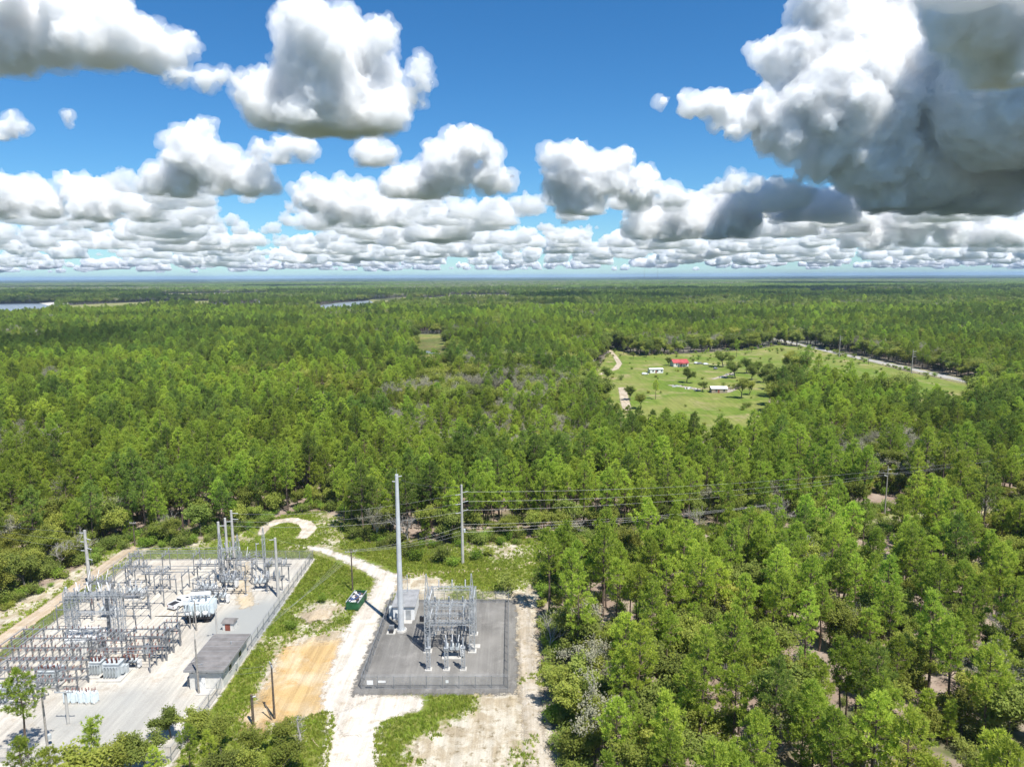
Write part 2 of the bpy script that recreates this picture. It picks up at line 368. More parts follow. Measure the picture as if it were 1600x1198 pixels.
def gn_scatter(name, pts, rots, scls, idxs, protos, label, cat, group=None):
    """ONE object: points carrying copies of a few prototypes (geometry nodes)."""
    me = bpy.data.meshes.new(name); me.from_pydata([tuple(p) for p in pts], [], [])
    for nm, arr, ty in (('rot', rots, 'FLOAT'), ('scl', scls, 'FLOAT'), ('idx', idxs, 'INT')):
        a = me.attributes.new(nm, ty, 'POINT'); a.data.foreach_set('value', np.asarray(arr))
    o = put(name, me); tag(o, label, cat, group, 'stuff')
    c = bpy.data.collections.new(name + '_kinds')
    for k, p in enumerate(protos):
        q = bpy.data.objects.new('kind_%02d' % k, p); c.objects.link(q)
    ng = bpy.data.node_groups.new(name, 'GeometryNodeTree')
    ng.interface.new_socket('Geometry', in_out='INPUT', socket_type='NodeSocketGeometry'); ng.interface.new_socket('Geometry', in_out='OUTPUT', socket_type='NodeSocketGeometry')
    n, l = ng.nodes, ng.links
    gi, go = n.new('NodeGroupInput'), n.new('NodeGroupOutput'); ip = n.new('GeometryNodeInstanceOnPoints'); ci = n.new('GeometryNodeCollectionInfo')
    ci.inputs['Collection'].default_value = c; ci.inputs['Separate Children'].default_value = True; ci.inputs['Reset Children'].default_value = True
    def na(nm, ty):
        x = n.new('GeometryNodeInputNamedAttribute'); x.data_type = ty; x.inputs['Name'].default_value = nm; return x.outputs['Attribute']
    ip.inputs['Pick Instance'].default_value = True
    cx = n.new('ShaderNodeCombineXYZ'); l.new(na('rot', 'FLOAT'), cx.inputs['Z'])
    cr = n.new('FunctionNodeEulerToRotation'); l.new(cx.outputs[0], cr.inputs[0]); l.new(cr.outputs[0], ip.inputs['Rotation'])
    l.new(na('scl', 'FLOAT'), ip.inputs['Scale']); l.new(na('idx', 'INT'), ip.inputs['Instance Index'])
    l.new(gi.outputs[0], ip.inputs['Points']); l.new(ci.outputs[0], ip.inputs['Instance']); l.new(ip.outputs[0], go.inputs[0])
    md = o.modifiers.new('scatter', 'NODES'); md.node_group = ng
    return o
def far_clouds():
    rng = random.Random(77); protos = []
    for k in range(7):
        S = []; n = rng.randint(4, 7); L = rng.uniform(500, 1100)
        for i in range(n):
            grow(S, Vector((rng.uniform(-L, L), rng.uniform(-L, L) * .5, rng.uniform(60, 260))), rng.uniform(170, 380), rng, 6, 4)
        protos.append(cloud_mesh('far_cloud_kind', S, 9.0, 0.0, 'cloud_far', 12, k % 2 == 1))
    pts, ro, scl, idx = [], [], [], []
    for i in range(560):
        d = 8200 * (46000 / 8200) ** (rng.random() ** .8); px = rng.uniform(-150, 1750)
        v = ray(px, 430); p = Vector((v.x, v.y, 0)) * (d / v.y)
        if fbm(p.x, p.y, 9000, 5, 2) < .36: continue
        pts.append((p.x, p.y, 1050 + rng.uniform(-120, 150))); ro.append(rng.uniform(0, 6.28)); scl.append(rng.uniform(.15, 1.0) ** 1.2 * (.55 + d / 30000 if d < 15000 else 1 + d / 60000)); idx.append(rng.randrange(7))
    for i in range(260):                                   # the deck goes on toward the horizon
        d = 44000 * (115000 / 44000) ** rng.random(); px = rng.uniform(-150, 1750); v = ray(px, 430); p = Vector((v.x, v.y, 0)) * (d / v.y)
        pts.append((p.x, p.y, 1000 + rng.uniform(-100, 250))); ro.append(rng.uniform(0, 6.28)); scl.append(rng.uniform(.6, 2.2)); idx.append(rng.randrange(7))
    for sx_, sy_, s_ in ((-1500, 2700, .45), (-700, 2800, .35), (300, 2700, .42), (1000, 2750, .5), (1900, 2600, .5), (2500, 2700, .45), (-300, 2100, .28), (1500, 2200, .35), (-1250, 2000, .3), (150, 1500, .2), (-450, 1150, .2), (800, 1250, .22),
                         (-330, 650, .17), (-130, 640, .16), (420, 1850, .45), (900, 1950, .4), (1500, 3000, .6), (-900, 2300, .4)):   # unseen overhead clouds, placed for their shadows on the woods
        pts.append((sx_ + SX * 560, sy_ + SY * 560, 1050)); ro.append(0.2); scl.append(s_); idx.append(rng.randrange(7))
    gn_scatter('cloud_bank', pts, ro, scl, idx, protos, 'low bank of small white and grey clouds above the horizon, plus unseen overhead shade clouds', 'clouds')
far_clouds()

# ------------------------------------------------------------------ the ground and what lies on it
def structure(o): o['kind'] = 'structure'; return o
def sheet(name, sd, bounds, res, z, mat, feather=0.0, attrs=None, lift=None):
    """a sheet on the ground made of small cells, kept where sd(x, y) > -feather; carries its rim distance as an attribute"""
    x0, x1, y0, y1 = bounds; nx = int((x1 - x0) / res) + 1; ny = int((y1 - y0) / res) + 1
    X, Y = np.meshgrid(x0 + np.arange(nx) * res, y0 + np.arange(ny) * res); D = sd(X, Y)
    keep = np.maximum.reduce([D[:-1, :-1], D[1:, :-1], D[:-1, 1:], D[1:, 1:]]) > -feather
    idx = np.arange(nx * ny).reshape(ny, nx)
    q = np.stack([idx[:-1, :-1], idx[:-1, 1:], idx[1:, 1:], idx[1:, :-1]], -1)[keep]
    used = np.unique(q); re = np.full(nx * ny, -1); re[used] = np.arange(len(used))
    zz = np.full(X.shape, z) + (lift(X, Y) if lift else 0)
    V = np.stack([X, Y, zz], -1).reshape(-1, 3)[used]
    me = bpy.data.meshes.new(name); me.from_pydata(V.tolist(), [], re[q].tolist())
    for nm, fn in [('edge', lambda a, b: sd(a, b))] + list((attrs or {}).items()):
        a = me.attributes.new(nm, 'FLOAT', 'POINT'); a.data.foreach_set('value', np.asarray(fn(V[:, 0], V[:, 1]), float))
    me.materials.append(mat); me.polygons.foreach_set('use_smooth', [True] * len(me.polygons)); me.update()
    return structure(put(name, me))
def flat(name, poly, z, mat, mb=None):
    me = bpy.data.meshes.new(name); me.from_pydata([(x, y, z) for x, y in poly], [], [tuple(range(len(poly)))])
    me.materials.append(mat); return structure(put(name, me))
def forest_floor():
    m, n, l, p = new_mat('forest_floor'); pos = wpos(n)
    c = mixc(n, l, ramp(n, l, noise(n, l, .16, 5, .65, pos), .4, .62), (.25, .185, .145), (.33, .265, .215))
    c = mixc(n, l, ramp(n, l, noise(n, l, .05, 5, .6, pos), .5, .66), c, (.085, .105, .030))
    c = mixc(n, l, ramp(n, l, noise(n, l, .9, 6, .8, pos), .5, .8), c, (.10, .08, .06))
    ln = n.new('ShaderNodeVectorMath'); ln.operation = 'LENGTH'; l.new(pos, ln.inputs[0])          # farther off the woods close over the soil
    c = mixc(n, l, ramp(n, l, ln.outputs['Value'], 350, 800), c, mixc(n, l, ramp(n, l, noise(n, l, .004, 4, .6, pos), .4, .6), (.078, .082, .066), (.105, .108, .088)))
    l.new(c, p.inputs['Base Color']); p.inputs['Roughness'].default_value = 1; p.inputs['Specular IOR Level'].default_value = .1
    return m
GS = 60000
flat('ground', [(-GS, -6000), (GS, -6000), (GS, GS), (-GS, GS)], 0.0, forest_floor())
# clearing around the two yards
CLEAR = [(-105, 45), (-107, 95), (-104, 122), (-98, 158), (-95, 168), (-84, 166), (-76, 172), (-69, 177), (-63, 187), (-54, 192), (-47.5, 188), (-45.5, 177), (-37, 168.5), (-20, 163.5), (-8, 167), (8, 169), (9, 152), (5.5, 141), (4.5, 128), (5, 104), (5.5, 92), (4.5, 45)]
CORR = [(2, 160), (20, 163), (45, 164), (75, 172), (105, 183), (150, 192), (240, 205)]; CORW = [8, 6, 5, 4.5, 4.5, 4, 3.5]
GREEN = [((545, 890), 9, .45), ((500, 905), 10, .5), ((455, 965), 7, .55), ((405, 1030), 4, .6), ((375, 1070), 4, .6), ((350, 1100), 5, .5), ((560, 975), 5, .3), ((530, 1150), 4, .5), ((500, 1180), 6, .55), ((450, 1150), 8, .4),
         ((640, 1130), 3, .6), ((600, 1175), 3.5, .6), ((680, 1098), 3.5, .6), ((720, 1088), 3, .5), ((100, 950), 4, .5), ((60, 985), 4, .55), ((20, 1015), 4, .5), ((145, 915), 4, .45), ((560, 850), 12, .35), ((700, 890), 7, .4), ((430, 826), 7, .5), ((450, 808), 6, .4), ((400, 860), 7, .35), ((300, 860), 8, .25),
         ((640, 860), 8, .35), ((780, 880), 8, .15), ((720, 1150), 8, -.2), ((790, 1110), 7, -.18), ((830, 1000), 6, -.5), ((660, 915), 4, -.5), ((470, 1060), 9, -.8), ((480, 960), 4.5, -.75), ((520, 1010), 6, -.6), ((820, 930), 5, -.5), ((250, 845), 6, -.2), ((330, 830), 8, -.3), ((760, 1190), 7, -.3), ((420, 1140), 4, -.5)]
def green_f(x, y):
    x = np.asarray(x, float); g = .46 + (fbm(x, y, 9, 3) - .5) * 1.1
    for (px, py), r, a in GREEN:
        q = G(px, py); g = g + a * np.exp(-((x - q.x) ** 2 + (y - q.y) ** 2) / (2 * (r * .8) ** 2))
    return g
def clear_sd(x, y): return np.maximum(poly_sd(x, y, CLEAR), path_sd(x, y, CORR, CORW))
grass_m = ground_mat('rough_grass_and_sand', [(.37, .305, .21), (.52, .47, .38), (.22, .175, .10)], (.3, .7), 1.6, .5, .5, green=[(.125, .175, .022), (.20, .20, .055)])
sheet('grass_clearing', clear_sd, (-112, 245, 50, 215), .7, .004, grass_m, 2.5, {'green': green_f})
# sand tracks and roads
def road(name, pts, half, z, mat, feather=1.2, res=.5, attrs=None):
    xs = [p[0] for p in pts]; ys = [p[1] for p in pts]; m = max(half) + feather + 1
    return sheet(name, lambda x, y: path_sd(x, y, pts, half), (min(xs) - m, max(xs) + m, min(ys) - m, max(ys) + m), res, z, mat, feather, attrs)
track_m = ground_mat('sandy_track', [(.42, .33, .23), (.48, .40, .31), (.34, .27, .175)], (.3, .8), .6, 1.2, .3)
road('dirt_track', P2([(-60, 1060), (0, 1003), (60, 960), (110, 925), (160, 888), (203, 858), (228, 846)]), [2.0, 1.9, 1.8, 1.8, 1.7, 1.5, 1.0], .012, track_m)
lime_m = ground_mat('limerock_road', [(.60, .555, .48), (.53, .475, .40), (.43, .365, .28)], (.22, .5), 1.7, .6, .45)
road('limerock_road', P2([(540, 1290), (548, 1198), (556, 1130), (548, 1080), (560, 1010), (575, 960), (598, 925), (606, 903), (580, 888), (540, 872), (500, 858), (465, 853)]), [4.0, 3.8, 4.2, 4.6, 3.4, 2.7, 2.4, 2.2, 1.8, 1.3, 1.2, 1.0], .016, lime_m, 3.0)
road('turning_spur', P2([(560, 1125), (600, 1105), (640, 1098)]), [3.5, 3.4, 2.2], .020, lime_m, 3.0)
road('sand_path', P2([(606, 900), (640, 897), (700, 893), (760, 890), (810, 886), (860, 866)]), [1.5, 1.0, .8, .8, .7, .6], .012, track_m)
road('sand_loop', P2([(408, 834), (416, 822), (432, 815), (455, 812), (476, 817), (484, 826), (474, 838)]), [.8, 1.4, 1.8, 2.0, 2.1, 2.0, 1.4], .012, ground_mat('pale_sand', [(.60, .54, .46), (.42, .36, .28), (.34, .28, .20)], (.3, .8), .6, 1.2, .3))
road('sand_ramp', P2([(352, 826), (360, 838), (372, 846), (385, 849)]), [1.2, 1.4, .9, .5], .012, track_m)
road('sand_spur', P2([(440, 862), (458, 856), (476, 852)]), [1.2, 1.8, 1.0], .012, track_m)
road('corridor_track', [(30, 166), (60, 168), (90, 178), (130, 188), (200, 199)], [.9, 1.4, 1.6, 1.5, 1.2], .016, track_m)
road('sand_verge', P2([(812, 930), (822, 980), (826, 1050), (832, 1120), (840, 1198), (845, 1260)]), [1.0, 1.3, 1.4, 1.5, 1.9, 1.9], .012, ground_mat('bare_white_sand', [(.46, .41, .34), (.38, .32, .24), (.27, .22, .14)], (.35, .8), 1.3, .8, .4), 2)
sand_poly = P2([(428, 1050), (440, 1015), (480, 1000), (530, 1000), (555, 1015), (550, 1060), (545, 1105), (480, 1120), (420, 1130), (395, 1150), (380, 1160), (378, 1120), (405, 1090)])
sheet('sand_patch', lambda x, y: poly_sd(x, y, sand_poly), (-56, -20, 76, 130), .5, .014,
      ground_mat('orange_sand', [(.46, .315, .145), (.52, .41, .265), (.40, .225, .07)], (.16, .2), 3.2, .35, .45), 5)
mound = P2([(470, 965), (500, 950), (520, 955), (515, 968), (480, 975)])
sheet('sand_mound', lambda x, y: poly_sd(x, y, mound), (-52, -32, 120, 142), .4, .012, ground_mat('mound_sand', [(.40, .32, .22), (.46, .39, .30), (.31, .24, .15)], (.4, 1), .9, 1, .5), 1.2,
      lift=lambda x, y: .5 * np.clip(poly_sd(x, y, mound) + .5, 0, 1.6) * (.5 + fbm(x, y, 2, 9)))
# yards
OX0, OX1, OY0, OY1 = -88.2, -46.2, 86.0, 158.4
NX0, NX1, NY0, NY1 = -25.6, .6, 103.4, 136.6
def gauss(l):
    def f(x, y):
        t = 0
        for (px, py), r, a in l:
            q = G(px, py); t = t + a * np.exp(-((x - q.x) ** 2 + ((y - q.y) * .8) ** 2) / (2 * r * r))
        return np.clip(t + (fbm(x, y, 4, 8) - .5) * .5 * (t > .1), 0, 1)
    return f
def rect_sd(x0, x1, y0, y1): return lambda x, y: np.minimum(np.minimum(x - x0, x1 - x), np.minimum(y - y0, y1 - y))
old_m = ground_mat('pale_yard_gravel', [(.53, .49, .42), (.46, .42, .36), (.41, .355, .285)], (.07, .3), .8, 1.0, .5, wear=(.31, .315, .30))
sheet('gravel_yard', rect_sd(OX0, OX1, OY0, OY1), (OX0 - 2, OX1 + 2, OY0 - 2, OY1 + 2), .6, .030, old_m, 1.8,
      {'wear': gauss([((400, 968), 4.5, .75), ((375, 990), 4.0, .8), ((420, 945), 4, .55), ((345, 975), 3.5, .5), ((470, 890), 3, .25), ((140, 1150), 6, .4), ((220, 1140), 6, .3), ((420, 876), 4, .45), ((110, 1115), 3, .4), ((240, 1085), 2.5, .25), ((190, 1090), 2, .25)])})
new_m = ground_mat('dark_yard_gravel', [(.150, .143, .132), (.190, .182, .168), (.24, .228, .21)], (.14, .25), 1.3, .6, .5, wear=(.30, .285, .26))
sheet('crushed_stone_pad', rect_sd(NX0, NX1, NY0, NY1), (NX0 - 3, NX1 + 3, NY0 - 3, NY1 + 1), .5, .030, new_m, 2.4,
      {'wear': gauss([((770, 1000), 2.5, .5), ((745, 1040), 2.5, .5), ((775, 960), 2, .4), ((690, 1040), 3, .35), ((620, 1040), 3, .25), ((700, 985), 2, .4)])})
road('ochre_stain', P2([(385, 945), (378, 915), (384, 880)]), [1.5, 1.2, .4], .036, ground_mat('ochre_soil', [(.48, .39, .26), (.50, .42, .31), (.46, .41, .34)], (.3, .6), 2.2, .6, .3), 3)
# far fields, road and water
FIELD = P2([(925, 590), (945, 560), (958, 546), (1000, 553), (1060, 553), (1130, 549), (1180, 546), (1215, 539), (1290, 546)]) + [(268, 560), (268, 470), (272, 400)] + \
        P2([(1500, 606, 14), (1430, 598, 14), (1360, 593, 13), (1290, 592, 12), (1235, 580, 13), (1205, 592, 10), (1190, 640, 12), (1150, 672, 13), (1090, 655, 13), (1040, 640, 13), (985, 640, 12), (955, 620, 10), (930, 600, 5)])
field_m = ground_mat('pasture', [(.12, .18, .022), (.20, .215, .055), (.31, .26, .13)], (.035, .045), 3, .15, .2)
sheet('pasture', lambda x, y: poly_sd(x, y, FIELD), (20, 330, 280, 720), 3.0, .03, field_m, 4)
asph = ground_mat('old_asphalt', [(.32, .31, .30), (.36, .35, .335), (.28, .27, .26)], (.1, .5), 0, 1, .1)
ROADX = [(282, 300), (279, 430), (277, 500), (273, 600), (272, 760), (270, 1100)]
road('road_verge', ROADX, [6.5] * 6, .04, ground_mat('verge_grass', [(.20, .21, .07), (.28, .26, .13), (.36, .31, .20)], (.05, .1), 1.5, .4, .2), 2, 2.0)
road('asphalt_road', ROADX, [3.4] * 6, .06, asph, 0, 1.2)
for dx, nm in ((-.12, 'yellow'), (.12, 'yellow')):
    road('road_marking', [(x + dx, y) for x, y in ROADX[:5]], [.07] * 5, .075, obj_mat('road_paint_yellow', (.55, .40, .06), .8), 0, .28) if False else None
def strip(name, pts, hw, z, mat):
    V = []; n = len(pts)
    for i, (x, y) in enumerate(pts):
        a = Vector(pts[max(0, i - 1)]); b = Vector(pts[min(n - 1, i + 1)]); d = (b - a).normalized(); V += [(x - d.y * hw, y + d.x * hw, z), (x + d.y * hw, y - d.x * hw, z)]
    me = bpy.data.meshes.new(name); me.from_pydata(V, [], [(2 * i, 2 * i + 1, 2 * i + 3, 2 * i + 2) for i in range(n - 1)]); me.materials.append(mat); return structure(put(name, me))
ym = obj_mat('road_paint_yellow', (.50, .36, .06), .8); wm = obj_mat('road_paint_white', (.62, .62, .60), .8)
strip('road_marking', ROADX, .14, .075, ym)
for s in (-1, 1): strip('road_marking', [(x + s * 3.1, y) for x, y in ROADX], .08, .075, wm)
drive_m = ground_mat('driveway_sand', [(.46, .39, .30), (.40, .33, .24), (.32, .27, .18)], (.1, .3), .8, .5, .2)
road('driveway', P2([(952, 546), (962, 558), (968, 568), (962, 576), (945, 582), (925, 590), (905, 594)]), [1.6, 1.8, 2.0, 2.2, 2.0, 1.6, 1.2], .05, drive_m, 1, 1.2)
road('sand_drive', P2([(972, 606), (976, 625), (980, 640)]), [2.2, 2.4, 2.2], .05, drive_m, 1.5, 1.0)
road('house_lane', P2([(1075, 567), (1110, 569), (1150, 573)]), [1.2, 1.2, 1.0], .05, drive_m, 1, 1.2)
for pts, hw in (([(1050, 602), (1075, 605), (1090, 608)], 2.2), ([(1115, 592), (1135, 586), (1145, 582)], 1.6), ([(1135, 612), (1160, 600)], 2.6)):
    road('bare_yard', P2(pts), [hw] * len(pts), .045, ground_mat('bare_dirt', [(.38, .33, .27), (.30, .26, .2), (.45, .41, .36)], (.2, .5), 1.5, .4, .3), 2, 1.0)
WET = P2([(648, 522), (690, 522), (700, 548), (700, 562, 8), (655, 566, 12)])
sheet('marsh_meadow', lambda x, y: poly_sd(x, y, WET), (-220, -40, 380, 920), 6, .03, ground_mat('marsh_grass', [(.15, .18, .045), (.22, .20, .07), (.12, .20, .03)], (.02, .05), 5, .1, .2), 6)
road('marsh_pond', P2([(664, 549), (676, 552), (690, 553)]), [1.5, 2.5, 1.5], .06, M['water'], 0, 2)
LAKES = [P2([(488, 479), (530, 473), (570, 470), (606, 468), (608, 474), (570, 481, 12), (492, 484, 12)]), P2([(-200, 480), (-40, 476), (40, 474), (85, 474), (100, 478), (70, 487, 12), (-200, 490, 12)]), P2([(400, 470.5), (470, 469.5), (470, 472, 6), (400, 473, 6)])]
for k, lp in enumerate(LAKES): flat('lake', lp, .08, M['water'])
SHORE = [P2([(60, 473.5), (105, 471), (110, 475), (75, 477)]), P2([(85, 478), (240, 471), (330, 470), (330, 474, 8), (240, 478, 10), (110, 488, 12)]), P2([(640, 467), (705, 463), (705, 467, 8), (640, 471, 8)]), P2([(575, 468), (640, 464), (640, 470, 8), (600, 474, 10)]), P2([(250, 459), (420, 457), (420, 459.5, 12), (250, 461.5, 12)]), P2([(700, 461), (800, 460), (800, 463, 12), (700, 464, 12)]), P2([(850, 451), (1000, 450), (1000, 452, 12), (850, 453, 12)]), P2([(1260, 455), (1420, 453), (1420, 455, 12), (1260, 457, 12)]), P2([(300, 477), (410, 474), (410, 477, 12), (300, 480, 12)])]
sm = [ground_mat('white_shore_sand', [(.66, .62, .55), (.6, .55, .47), (.5, .45, .37)], (.02, .05), 0, 1, 0), ground_mat('far_meadow', [(.19, .20, .07), (.25, .24, .10), (.30, .27, .14)], (.005, .02), 0, 1, 0)]
for k, sp in enumerate(SHORE): flat('shore' if k == 0 else 'far_meadow', sp, .1, sm[min(k, 1)])
BARE = SHORE + LAKES

# ------------------------------------------------------------------ plants: prototypes
def frame_of(d):
    d = d.normalized(); u = d.cross(Vector((0, 0, 1)) if abs(d.z) < .9 else Vector((1, 0, 0))).normalized(); return u, d.cross(u)
def tuft(mb, c, d, rng, n, L, wd):
    """a burst of needle bundles round the twig end"""
    u, t = frame_of(d)
    for i in range(n):
        a = 2 * math.pi * (i + rng.random()) / n; b = rng.uniform(.15, 1.25)
        v = d * math.cos(b) + (u * math.cos(a) + t * math.sin(a)) * math.sin(b); v.z += .15
        s = v.cross(Vector((rng.gauss(0, 1), rng.gauss(0, 1), rng.gauss(0, 1)))).normalized() * wd / 2; l = L * rng.uniform(.75, 1.15)
        o = len(mb.v); m = c + v * l * .45
        mb.v += [tuple(c), tuple(m + s), tuple(c + v * l), tuple(m - s)]; mb.f.append((o, o + 1, o + 2, o + 3))
def limb(mb, pts, r0, r1, n=5):
    for i in range(len(pts) - 1):
        a = i / (len(pts) - 1); b = (i + 1) / (len(pts) - 1)
        mb.tube(pts[i], pts[i + 1], r0 + (r1 - r0) * a, r0 + (r1 - r0) * b, n, False)
def pine(seed, h, young=False, sparse=1.0, dark=False):
    rng = random.Random(seed); tr, cr = MB(), MB()
    ph = rng.uniform(0, 6); bend = rng.uniform(.15, .5)
    ax = lambda z: Vector((math.sin(ph) * bend * (z / h) ** 2 + .10 * math.sin(z * .7 + ph), math.cos(ph) * bend * (z / h) ** 2, z))
    k = 7; limb(tr, [ax(h * i / k) for i in range(k + 1)], .013 * h + .03, .03, 6)
    z0 = h * (.12 if young else rng.uniform(.34, .46)); nb = int((30 if young else 36) * sparse); R = h * (.19 if young else rng.uniform(.165, .205))
    for i in range(nb):
        t = (i + rng.random() * .8) / nb; z = z0 + (h * .97 - z0) * t
        prof = (1 - t) ** .75 if young else (min(1, .45 + t * 1.6) * (1 - max(0, t - .25) / .75) ** .7)
        L = max(.5, R * prof * rng.uniform(.65, 1.2)); a = i * 2.4 + rng.uniform(-.6, .6); up = rng.uniform(.05, .45) + .5 * t
        d = Vector((math.cos(a), math.sin(a), up)).normalized(); p0 = ax(z); p1 = p0 + d * L * .55 + Vector((0, 0, -.05 * L)); p2 = p0 + d * L + Vector((0, 0, .16 * L))
        limb(tr, [p0, p1, p2], .02 + .018 * L, .012, 3)
        ends = [(p2, (p2 - p1).normalized())]; nt = max(2, int(L * 2.3))
        for j in range(nt):
            f = rng.uniform(.35, 1); q = p0 + (p1 - p0) * (f / .55) if f < .55 else p1 + (p2 - p1) * ((f - .55) / .45)
            s = Vector((-d.y, d.x, 0)) * rng.choice((-1, 1)); dv = (d * .6 + s * rng.uniform(.4, 1) + Vector((0, 0, rng.uniform(.1, .7)))).normalized()
            e = q + dv * rng.uniform(.3, .55) * min(1.5, .5 + .35 * L); tr.tube(q, e, .016, .008, 3, False); ends.append((e, dv))
        for e, dv in ends:
            tuft(cr, e, dv, rng, 12, .52, .088)
            for _ in range(2):
                g = Vector((rng.gauss(0, 1), rng.gauss(0, 1), rng.gauss(.3, .8))); tuft(cr, e + g * .26, (dv + g * .6).normalized(), rng, 10, .46, .085)
    tuft(cr, ax(h), Vector((0, 0, 1)), rng, 10, .5, .13)
    return tr.mesh('pine_trunk', 'bark_pine'), cr.mesh('pine_crown', 'needle_dark' if dark else 'needle')
def leafclump(mb, c, r, rng, n, s):
    for i in range(n):
        p = c + Vector((rng.gauss(0, 1), rng.gauss(0, 1), rng.gauss(0, .8))) * r * .55
        nv = Vector((rng.gauss(0, .8), rng.gauss(0, .8), 1)).normalized(); u, t = frame_of(nv); a = rng.random() * 6.28
        U = (u * math.cos(a) + t * math.sin(a)) * s * rng.uniform(.6, 1.2); T = (t * math.cos(a) - u * math.sin(a)) * s * rng.uniform(.35, .65)
        o = len(mb.v); mb.v += [tuple(p - U), tuple(p + T), tuple(p + U), tuple(p - T)]; mb.f.append((o, o + 1, o + 2, o + 3))
def broad(seed, h, spread, leaf, bark, density=1.0, ls=.24, bare=False, forkz=.28):
    rng = random.Random(seed); tr, cr = MB(), MB()
    tips = []
    def grow_(p, d, L, r, lev):
        n = 3; pts = [p]; q = p.copy(); dd = d.copy()
        for i in range(n):
            dd = (dd + Vector((rng.gauss(0, .16), rng.gauss(0, .16), rng.gauss(.06, .10)))).normalized(); q = q + dd * L / n; pts.append(q.copy())
        limb(tr, pts, r, r * .62, 6 if lev == 0 else (4 if lev == 1 else 3))
        if lev >= 2: tips.extend(pts[1:]); 
        if lev == (4 if bare else 3): return
        m = 5 if lev == 0 else (4 if lev == 1 else 3)
        for i in range(m):
            f = pts[-1] if i < 2 else pts[rng.randint(1, n)]
            a = 6.28 * (i + rng.random()) / m; sp = spread * (.9 if lev == 0 else .8)
            u, t = frame_of(dd); nd = (dd + (u * math.cos(a) + t * math.sin(a)) * sp * rng.uniform(.7, 1.3)); nd.z = max(nd.z, -.05) + .05
            grow_(f, nd.normalized(), L * rng.uniform(.58, .8) * (1.15 if lev == 0 else 1), r * .55, lev + 1)
    grow_(Vector((0, 0, 0)), Vector((rng.gauss(0, .08), rng.gauss(0, .08), 1)).normalized(), h * forkz, .018 * h + .02, 0)
    if leaf:
        for p in tips:
            if rng.random() < density: leafclump(cr, p, .62, rng, int(26 * min(1, density + .3)), ls * .72)
    zm = max(v[2] for v in (cr.v or tr.v)); k = h / zm
    for b in (tr, cr): b.v = [(x * k, y * k, z * k) for x, y, z in b.v]
    return tr.mesh('oak_trunk', bark), (cr.mesh('oak_crown', leaf) if leaf else None)
def shrub(seed, h, leaf, n=16):
    rng = random.Random(seed); tr, cr = MB(), MB()
    for i in range(n):
        a = rng.random() * 6.28; e = Vector((math.cos(a) * rng.uniform(.1, .8), math.sin(a) * rng.uniform(.1, .8), rng.uniform(.4, 1))) * h
        tr.tube((0, 0, 0), e, .025, .01, 3, False); leafclump(cr, e, h * .34, rng, 34, .10 + .025 * h); leafclump(cr, e * .65, h * .3, rng, 14, .10 + .025 * h)
    return tr.mesh('shrub_stem', 'bark_oak'), cr.mesh('shrub_foliage', leaf)
def grass_tuft(seed):
    rng = random.Random(seed); mb = MB()
    for i in range(16):
        a = rng.random() * 6.28; r = rng.random() * .28; p = Vector((math.cos(a) * r, math.sin(a) * r, 0)); d = Vector((rng.gauss(0, .35), rng.gauss(0, .35), 1)).normalized() * rng.uniform(.16, .42)
        s = Vector((math.cos(a + 1.5), math.sin(a + 1.5), 0)) * .05; o = len(mb.v); mb.v += [tuple(p - s), tuple(p + s), tuple(p + d)]; mb.f.append((o, o + 1, o + 2))
    return mb.mesh('grass_tuft', 'grassblade')
def joined(tr, cr):
    if cr is None: return tr
    me = bpy.data.meshes.new('whole_' + cr.name); v1 = np.empty(len(tr.vertices) * 3); tr.vertices.foreach_get('co', v1); v2 = np.empty(len(cr.vertices) * 3); cr.vertices.foreach_get('co', v2)
    n = len(tr.vertices); me.from_pydata(np.concatenate([v1, v2]).reshape(-1, 3).tolist(), [], [tuple(p.vertices) for p in tr.polygons] + [tuple(i + n for i in p.vertices) for p in cr.polygons])
    me.materials.append(tr.materials[0]); me.materials.append(cr.materials[0])
    me.polygons.foreach_set('material_index', [0] * len(tr.polygons) + [1] * len(cr.polygons)); me.update(); return me
PINES = [pine(100 + i, h) for i, h in enumerate((15.5, 14.0, 16.5, 13.0, 15.0))] + [pine(120, 12.5, sparse=.75), pine(121, 16, dark=True)]
YOUNG = [pine(130 + i, h, True) for i, h in enumerate((6.0, 8.0))]
OAKS = [broad(200 + i, h, s, 'oakleaf', 'bark_oak', d) for i, (h, s, d) in enumerate(((9.5, .75, .85), (8.0, .8, .7), (10.5, .7, .9), (7.0, .8, .6)))]
LIVE = [broad(220 + i, h, .85, 'liveoak', 'bark_oak', 1.0, .26, forkz=.24) for i, h in enumerate((10.5, 11.5))]
GREYS = [broad(240, 10.5, .8, 'grey_leaf', 'bark_dead', .55, .2), broad(241, 9.5, .8, 'grey_leaf', 'bark_dead', .4, .2)]
DEAD = [broad(250, 9.0, .6, None, 'bark_dead', bare=True), broad(251, 7.5, .7, None, 'bark_dead', bare=True)]
SHRUBS = [shrub(300, 1.6, 'shrubleaf'), shrub(301, 1.1, 'oakleaf', 12), shrub(302, 2.2, 'liveoak', 18)]
KINDS = PINES + YOUNG + OAKS + LIVE + GREYS + DEAD
KP = list(range(0, 6)); KPD = 6; KY = [7, 8]; KO = [9, 10, 11, 12]; KL = [13, 14]; KG = [15, 16]; KD = [17, 18]
WHOLE = [joined(*k) for k in KINDS]
BASEH = np.array([15.5, 14, 16.5, 13, 15, 12.5, 16, 6, 8, 9.5, 8, 10.5, 7, 10.5, 11.5, 10.5, 9.5, 9, 7.5])

